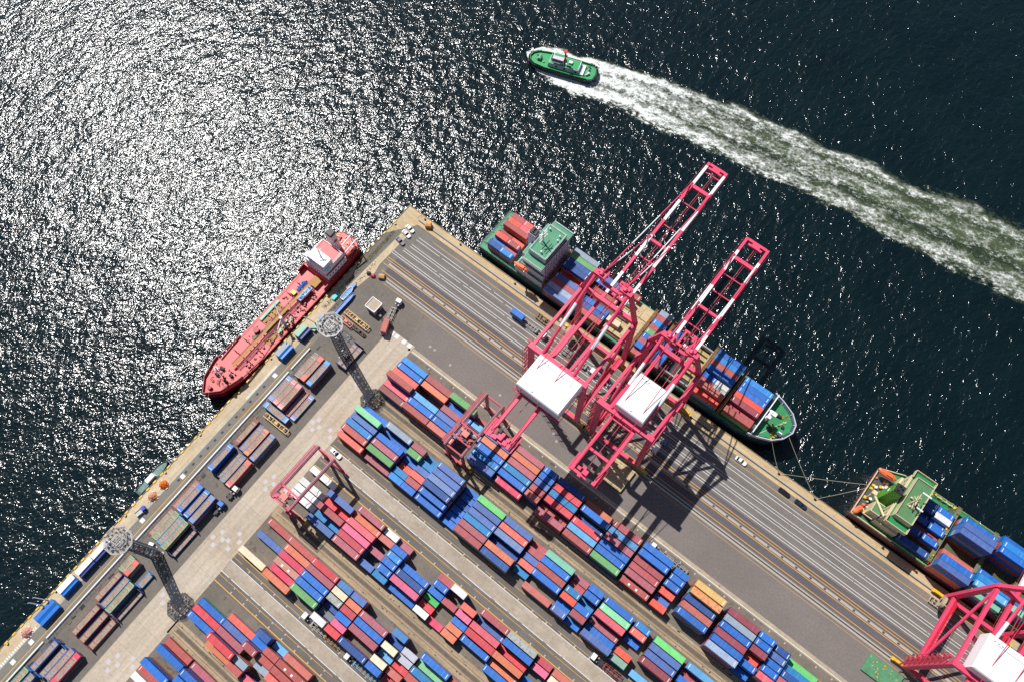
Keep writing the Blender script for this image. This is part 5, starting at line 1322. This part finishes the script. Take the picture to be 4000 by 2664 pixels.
for x, y, m, lab, s in ((8.4,-36.0,M_dark,'small black bin in the row by the quay path',(1.5,1.2,1.0)),(10.6,-35.7,M_rosep,'small red skip between a black bin and a tan crate',(1.5,1.3,1.1)),(13.9,-33.8,M_tan,'tan wooden crate box beside the orange lines',(2.6,2.0,1.5)),(13.4,-2.8,paint('orange_tan', alb(225,160,85), .6, .12),'orange tan buffer box at the end of the crane rail',(2.6,2.2,2.2))):
    o = thing('storage_box', lab, 'box', (x,y,0), R(30)); b = MB(); b.box(-s[0]/2,s[0]/2,-s[1]/2,s[1]/2,.12,s[2]); b.build('body', m, o)
    b = MB(); b.prism([(-s[0]/2,-s[1]/2),(s[0]/2,-s[1]/2),(s[0]/2,s[1]/2),(-s[0]/2,s[1]/2)], s[2]+.002, s[2]+.3, 0, [(-s[0]/2+.2,-.1),(s[0]/2-.2,-.1),(s[0]/2-.2,.1),(-s[0]/2+.2,.1)]); b.build('lid', m, o)
    b = MB()
    for t in (-s[0]*.35, s[0]*.35): b.box(t-.1,t+.1,-s[1]/2,s[1]/2,0,.118)
    b.build('skid', M_dark, o)
sh = thing('guard_shed', 'small square shed with flat beige roof and white parapet', 'shed', (21.2,-46.4,0), R(.6))
b = MB(); b.box(-2.4,2.4,-2.35,2.35,0,3.5); b.build('wall', M_lilac, sh)
b = MB(); b.box(-2.6,2.6,-2.55,2.55,3.505,3.7); b.build('roof', M_beige, sh)
b = MB(); wall_strip(b, [(-2.55,-2.5),(2.55,-2.5),(2.55,2.5),(-2.55,2.5)], 3.5, 4.0, .26, closed=True); b.build('parapet', M_white, sh)
b = MB(); b.box(-1,0,-2.39,-2.36,0,2.1); b.build('door', M_grey, sh); b = MB(); b.box(2.41,2.44,-1,1,1.1,2.2); b.build('window', M_glass, sh)
st = thing('outside_stair', 'dark steel stair leaning on the small beige roofed shed', 'stair', (25.0,-47.6,0), R(-20)); b = MB()
for s in (-.5,.5): b.beam((-1.6,s,.1),(1.6,s,2.6),.12,.3); b.beam((-1.6,s,1),(1.6,s,3.4),.07)
for k in range(9): b.box(-1.6+k*.38,-1.3+k*.38,-.5,.5,.2+k*.29,.26+k*.29)
b.build('flight', M_steeld, st)
rp = thing('scrap_heap', 'rusty orange scrap beside the left corner of the shed', 'scrap', (17.6,-47.4,0), R(-35)); b = MB()
for k in range(14): b.beam((random.uniform(-2,2),random.uniform(-.4,.4),.15+.2*random.random()),(random.uniform(-2,2),random.uniform(-.5,.5),.2+.3*random.random()),.18,.16)
b.build('bar', M_rustb, rp)
gp = thing('steel_hatch_panel', 'large green steel panel with yellow lugs lying on the apron', 'panel', (257.5,-39.9,0), R(.5)); b = MB(); b.box(-6.7,6.7,-3.5,3.5,.25,.9); b.build('plate', paint('panel_green', alb(88,150,108), .7, .2, .6, rust=.25), gp)
b = MB()
for k in range(18): b.cbox((random.uniform(-6,6),random.uniform(-3,3),.97),(random.uniform(.25,.9),.25,.12),0,random.uniform(0,3))
b.build('lug', M_yel, gp)
hc = thing('steel_hatch_panel', 'beige and rusty hatch panel lying in shadow under the second crane', 'panel', (140.6,-40.4,0), R(0)); b = MB(); b.box(-6.2,6.2,-5,5,.3,1.3); b.build('plate', M_hatch, hc)
b = MB()
for k in range(5): b.box(-6,6,-4.6+k*2.2,-4.4+k*2.2,1.305,1.5)
b.build('rib', M_hatch, hc)
# the white pipe
for k, (a, e) in enumerate(((-88.0,-76.6),(-176,-89.4),(-218,-177.4),(-262,-219.5))):
    o = thing('water_pipe', 'white pipe length along the left yard edge, %s from the mast' % ORD[k], 'pipe', LW(10.85,(a+e)/2,0), QA, 'white pipe along the left quay'); b = MB(); h = abs(e-a)/2
    b.tube((0,-h,.62),(0,h,.62),.33,12); b.build('pipe', M_white, o); b = MB()
    for i in range(int(2*h/4)+1): b.cbox((0,-h+i*4,.16),(.5,.3,.3))
    b.build('support', M_seam, o)
# fence along the yard side of the pipe
fn = thing('wire_fence', 'low grey wire fence behind the white pipe', 'fence', LW(11.9,-150,0), QA); b = MB()
for i in range(61): b.beam((0,-72+i*2.4,0),(0,-72+i*2.4,1.5),.07,.07)
for z in (.3,.8,1.4): b.beam((0,-72,z),(0,72,z),.04,.04)
b.build('post_and_wire', M_grey, fn)
# loose dunnage along the fence
for k in range(46):
    y = -66-k*3.7+random.uniform(-1,1); x = 13.0+random.uniform(-.5,.5)
    if random.random() < .25: continue
    L = random.uniform(1.2,3.2); b = MB(); n = random.randint(2,4)
    for i in range(n): b.beam((-L/2+random.uniform(0,.4),(i-n/2)*.28,.12),(L/2,(i-n/2)*.28,.12),.2,.2)
    if n > 2: b.beam((-L*.2,-.6,.32),(-L*.2,.6,.32),.16,.16)
    o = b.build('timber_bundle', [M_trbr if random.random() < .6 else M_dark], loc=LW(x,y,.02)); o.rotation_euler = (0,0,QA+R(90)+random.uniform(-.15,.15))
    tag(o, 'loose weathered timber dropped along the fence behind the white pipe', 'timber', 'timber along the fence')
# ------------------------------------------------------------------ left quay: covers, nets, boats
def cover(label, x, y, W_, L, h, top, side, sd=.5, group='covered stores on the left quay'):
    root = thing('covered_store', label, 'tarpaulin cover', LW(x,y,0), QA, group); b = MB()
    b.prism([(-W_/2,-L/2),(W_/2,-L/2),(W_/2,L/2),(-W_/2,L/2)], 0, h-.4, 0, [(-W_/2,-L/2),(W_/2*.95,-L/2),(W_/2*.95,L/2),(-W_/2,L/2)]); b.build('side_curtain', side, root)
    b = MB(); t = W_*sd
    vs = [(-W_/2-.1,-L/2-.1,h-.2),(-W_/2+t,-L/2-.1,h),(W_/2+.15,-L/2-.1,h-.9),(-W_/2-.1,L/2+.1,h-.2),(-W_/2+t,L/2+.1,h),(W_/2+.15,L/2+.1,h-.9)]
    vs += [(x_,y_,z_-.15) for x_, y_, z_ in vs]
    b.add(vs[:2]+vs[3:5]+vs[6:8]+vs[9:11], [(0,1,3,2),(4,6,7,5),(0,4,5,1),(2,3,7,6),(0,2,6,4),(1,5,7,3)], 0)
    b.add([vs[1],vs[2],vs[4],vs[5],vs[7],vs[8],vs[10],vs[11]], [(0,1,3,2),(4,6,7,5),(0,4,5,1),(2,3,7,6),(1,5,7,3)], 1)
    b.build('roof_sheet', [top, side], root); return root
M_tgrey = paint('tarp_grey', alb(165,178,190), .7, .12); M_tgreen = paint('tarp_pale_green', alb(170,205,180), .7, .12)
cover('grey tarpaulin cover with bright blue flap near the tanker bow', 3.9, -84, 4.2, 6.6, 3.2, M_tgrey, M_blue, .55)
cover('pale green tarpaulin cover with dark blue side beside the tanker', 4.3, -73.4, 4.4, 5.6, 3.2, M_tgreen, M_navy, .6)
cover('white topped cover beside the lower light mast head', 4.2, -184, 3.4, 8.2, 3.0, M_white, M_navy, .62)
cover('white topped cover between the lower mast head and a green deck', 4.1, -192, 3.4, 6.8, 3.0, M_white, M_navy, .62)
cover('white cover with steep blue flap above the blue tarpaulin', 3.7, -200.4, 3.8, 7, 3.0, M_white, M_blue, .6)
cover('all blue tarpaulin heap under two grey loader arms', 5.0, -211.5, 4.6, 8.4, 2.9, M_blue, M_blue, .4)
tk = thing('crane_truck', 'pale green crane truck with raised arm beside the tanker', 'truck', LW(6.4,-67.6,0), QA+R(90)); b = MB(); b.box(-2.6,2.6,-1.2,1.2,.9,1.5); b.build('bed', M_tgreen, tk)
b = MB(); b.prism([(2.7,-1.2),(4.4,-1.2),(4.4,1.2),(2.7,1.2)], .7, 2.7); b.build('cab', M_blue, tk); b = MB(); b.tube((0,0,1.5),(0,0,4.2),.3,8); b.beam((0,0,4.2),(-1.2,4.2,7),.35,.4); b.build('arm', M_tgreen, tk)
for x in (-1.6,1.2,3.5):
    for s in (-1,1): 
        b = MB(); b.tube((x,s*.95,.48),(x,s*1.2,.48),.46,12); b.build('wheel', M_rubber, tk)
ld = thing('loader_crane', 'pair of pale grey folding loader arms reaching over the water', 'loader crane', LW(2.6,-209.6,0), QA); b = MB(); b.box(-.8,.8,-2,2,0,1.2); b.build('base', M_mint, ld)
for s in (-1,1.3):
    b = MB(); b.beam((0,s,1.2),(-.6,s,4.6),.35,.4); b.beam((-.6,s,4.6),(-3.4,s-1.4,6.6),.35,.45); b.beam((-3.4,s-1.4,6.6),(-4.2,s-2.2,5.4),.3,.3); b.build('arm', paint('arm_grey_blue', alb(170,180,205), .5, .12), ld)
def net(label, x, y, r, h, m):
    root = thing('net_pile', label, 'net pile', LW(x,y,0), 0, 'heaps of fishing net'); b = MB(); n = 18; vs = [(0,0,h)]; k = 5
    for j in range(1,k+1):
        for i in range(n):
            a = 2*math.pi*i/n; rr = r*j/k*random.uniform(.9,1.1); vs.append((rr*math.cos(a), rr*math.sin(a)*.9, max(.02, h*math.cos(j/k*1.52)+random.uniform(-.18,.18)*(j < k))))
    fs = [(0,1+i,1+(i+1)%n) for i in range(n)] + [(1+(j-1)*n+i,1+j*n+i,1+j*n+(i+1)%n,1+(j-1)*n+(i+1)%n) for j in range(1,k) for i in range(n)]
    b.add(vs, fs); b.build('net', m, root); b = MB()
    for i in range(9): a = random.uniform(0,6.28); b.cbox((r*1.02*math.cos(a), r*.95*math.sin(a), .2),(.3,.3,.35),0,a)
    b.build('float', M_white, root); return root
net('bright orange net heap beside the green workboat', 3.8, -152.7, 2.0, 2.0, paint('net_orange', alb(235,120,30), .9, .35, 2))
net('pale pink and orange net heap next to the bright orange one', 3.9, -158.6, 2.1, 1.9, paint('net_pale', alb(215,150,115), .9, .35, 2))
net('pale pink net heap near the lower left corner', 3.5, -221.2, 2.2, 1.9, paint('net_pink', alb(220,160,145), .9, .35, 2))
pk = thing('small_truck', 'small truck with royal blue cab and grey bed beside the net heaps', 'truck', LW(4.5,-165,0), QA+R(80)); b = MB(); b.prism([(.4,-.85),(2.1,-.85),(2.1,.85),(.4,.85)], .5, 2.1, 0, [(.4,-.8),(1.8,-.8),(1.8,.8),(.4,.8)]); b.build('cab', paint('royal_blue_cab', alb(40,70,190), .35, .05), pk)
b = MB(); b.box(-2.4,.3,-.9,.9,.75,.85); wall_strip(b, [(-2.4,-.9),(.3,-.9),(.3,.9),(-2.4,.9)], .85, 1.2, .08, closed=True); b.build('bed', M_seam, pk)
for x in (-1.7,1.4):
    for s in (-1,1):
        b = MB(); b.tube((x,s*.65,.36),(x,s*.88,.36),.35,10); b.build('wheel', M_rubber, pk)
def boat(name, label, x, y, rz, L, B, hull, deck, z=0, house=None, cat='boat'):
    root = thing(name, label, cat, LW(x,y,z), QA+rz); P = [(-L/2,-B*.4),(L*.25,-B/2),(L*.42,-B*.3),(L/2,0),(L*.42,B*.3),(L*.25,B/2),(-L/2,B*.4)]
    b = MB(); b.prism(cxy(P,.8,(0,0)), .1, 1.1, 0, P); b.build('hull', hull, root)
    b = MB(); b.prism(cxy(P,.86,(0,0)), 1.103, 1.16); b.build('deck', deck, root)
    b = MB(); wall_strip(b, cxy(P,.96,(0,0)), 1.1, 1.5, .14, closed=True); b.build('gunwale', hull, root)
    if house:
        b = MB(); b.prism([(-L*.2,-B*.3),(L*.08,-B*.3),(L*.08,B*.3),(-L*.2,B*.3)], 1.17, 2.6, 0, [(-L*.18,-B*.26),(L*.05,-B*.26),(L*.05,B*.26),(-L*.18,B*.26)]); b.build('wheelhouse', house, root)
    b = MB()
    for k in range(4): b.cbox((-L*.35+k*L*.2,0,1.3),(.3,B*.7,.12))
    b.build('thwart', deck, root); return root
boat('small_boat', 'small white boat standing on the quay beside the long blue one', 6.8, -48.9, R(90), 7, 2.2, M_white, M_skyp)
boat('small_boat', 'long bright blue open boat lying on the quay by the tanker', 9.1, -53, R(90), 12.6, 1.7, M_blue, M_blue)
boat('work_boat', 'dark green workboat with white wheelhouse afloat beside the net heaps', -2.9, -153.3, R(90), 16.5, 3.4, M_hullg, paint('workboat_deck', alb(120,150,140), .7, .25, 1), -3.1, M_white)
for y, m, lab in ((-52.8,M_teal,'teal box on the quay beside the small white boat'),(-45.2,M_blue,'blue box between the white boat and the quay path')):
    o = thing('storage_box', lab, 'box', LW(3.7 if m is M_teal else 6.4,y,0), QA); b = MB(); b.box(-.7,.7,-1.7,1.7,.1,1.0); b.build('body', m, o); b = MB(); b.box(-.75,.75,-1.75,1.75,1.003,1.15); b.build('lid', m, o)
ss = thing('crate_stack', 'white box on a grey block beside the foot of the lower mast', 'box', (20.6,-171.2,0), R(20)); b = MB(); b.box(-.9,.9,-.8,.8,0,1.4); b.build('body', M_white, ss); b = MB(); b.box(-.95,.95,-.85,.85,1.402,1.5); b.build('lid', M_white, ss)
# bollards
for k, (x, y, l) in enumerate([(1.1,-11,1),(1.0,-35,1),(.9,-54.6,1),(.9,-89.5,1),(.8,-108,1),(.8,-130,1),(.8,-149,1),(.8,-170,1),(.8,-205,1),(.9,-228,1),(190.5,-1.1,0),(206.6,-1.0,0),(10,-1.2,0),(30,-1.1,0),(60,-1.1,0),(120,-1.0,0),(236,-1.0,0),(250,-1.0,0)]):
    p = LW(x,y,0) if l else (x,y,0); o = thing('bollard', ('yellow mooring bollard on the left quay edge, %s from the corner' if l else 'brown mooring bollard on the main quay edge, %s from the corner') % ORD[k if l else k-10] if False else (('yellow mooring bollard, %s from the corner along the left quay' % ORD[k]) if l else ('dark mooring bollard, %s place along the main quay edge' % ORD[[12,13,14,15,10,11,16,17].index(k)])), 'bollard', p, 0, 'mooring bollards')
    b = MB(); b.tube((0,0,.02),(0,0,.5),.28,10); b.tube((0,0,.5),(0,0,.72),.42,10,0,.36); b.build('post', M_yel if l else M_dark, o); b = MB(); b.tube((0,0,0),(0,0,.08),.5,12); b.build('base', M_dark, o)
# mooring lines
def rope(label, p, q, sag=.8, r=.09):
    b = MB(); P = [Vector(p).lerp(Vector(q), i/12)-Vector((0,0,sag*math.sin(math.pi*i/12))) for i in range(13)]; b.path(P, r, 5)
    tag(b.build('mooring_rope', M_rope), label, 'rope', 'mooring ropes')
rope('mooring rope from the green cargo ship bow to the closer bollard', (181.4,5.2,6.6), (190.5,-1.1,.6))
rope('long mooring rope from the tip of the green cargo ship bow', (185.3,11,6.8), (206.6,-1,.6))
rope('mooring rope from the stern of the cream ship to the farther bollard', (218.7,12.6,5.6), (206.6,-1,.6))
rope('long mooring rope from the stern of the cream ship to the closer bollard', (218.7,14.2,5.6), (190.5,-1.1,.6))
rope('thin mooring rope from the tanker bow to the left quay', LW(-6.6,-115.6,4.8), LW(.8,-130,.6), .4, .06)
# tyres and fenders on the quay walls
for k in range(30):
    x = 9+k*8.4; b = MB(); b.tube((0,-.1,0),(0,.35,0),.55,12); o = b.build('quay_fender', M_rubber, loc=(x,.28,-.9)); tag(o, 'black rubber fender hanging on the main quay wall', 'fender', 'fenders along the main quay')
# drain grids and small litter
mb = MB()
for k in range(260):
    x = random.uniform(48,250); y = random.choice((-75.6,-131.8,-186.4))+random.choice((-2.2,2.2))+random.uniform(-.4,.4); s = random.uniform(.15,.55); a = random.uniform(0,3)
    mb.sheet([(x+s*math.cos(a+i*1.57), y+.6*s*math.sin(a+i*1.57)) for i in range(4)], Z4+.012)
tag(mb.build('oil_spots', paint('oil_spot', (.035,.03,.028), .6, .2)), kind='stuff')

# ------------------------------------------------------------------ now build the noted containers
def show_size(c):
    col, L, x, y, z, lab, grp, rz, st, tall, pri = c
    q = [seen(x+s*L/2, y+t*1.2, z+2.6) for s in (-1,0,1) for t in (-1,1)]
    n = sum(0 < a < 4000 and 0 < b < 2664 for a, b in q)
    return L*n/6 + (.5*z/2.6 if n else 0) + pri
NSHOW = 300
order = sorted(PEND, key=show_size, reverse=True)
lw = Lower(); used_labels = set()
for c in order[:NSHOW]: build_container(*c)
for c in order[NSHOW:]:
    if show_size(c) > 0: lw.add(c[1], c[2], c[3], c[4], c[0])
tag(MB_LOW.build('more_shipping_containers', [CM[k] for k in LOWK]), kind='stuff')
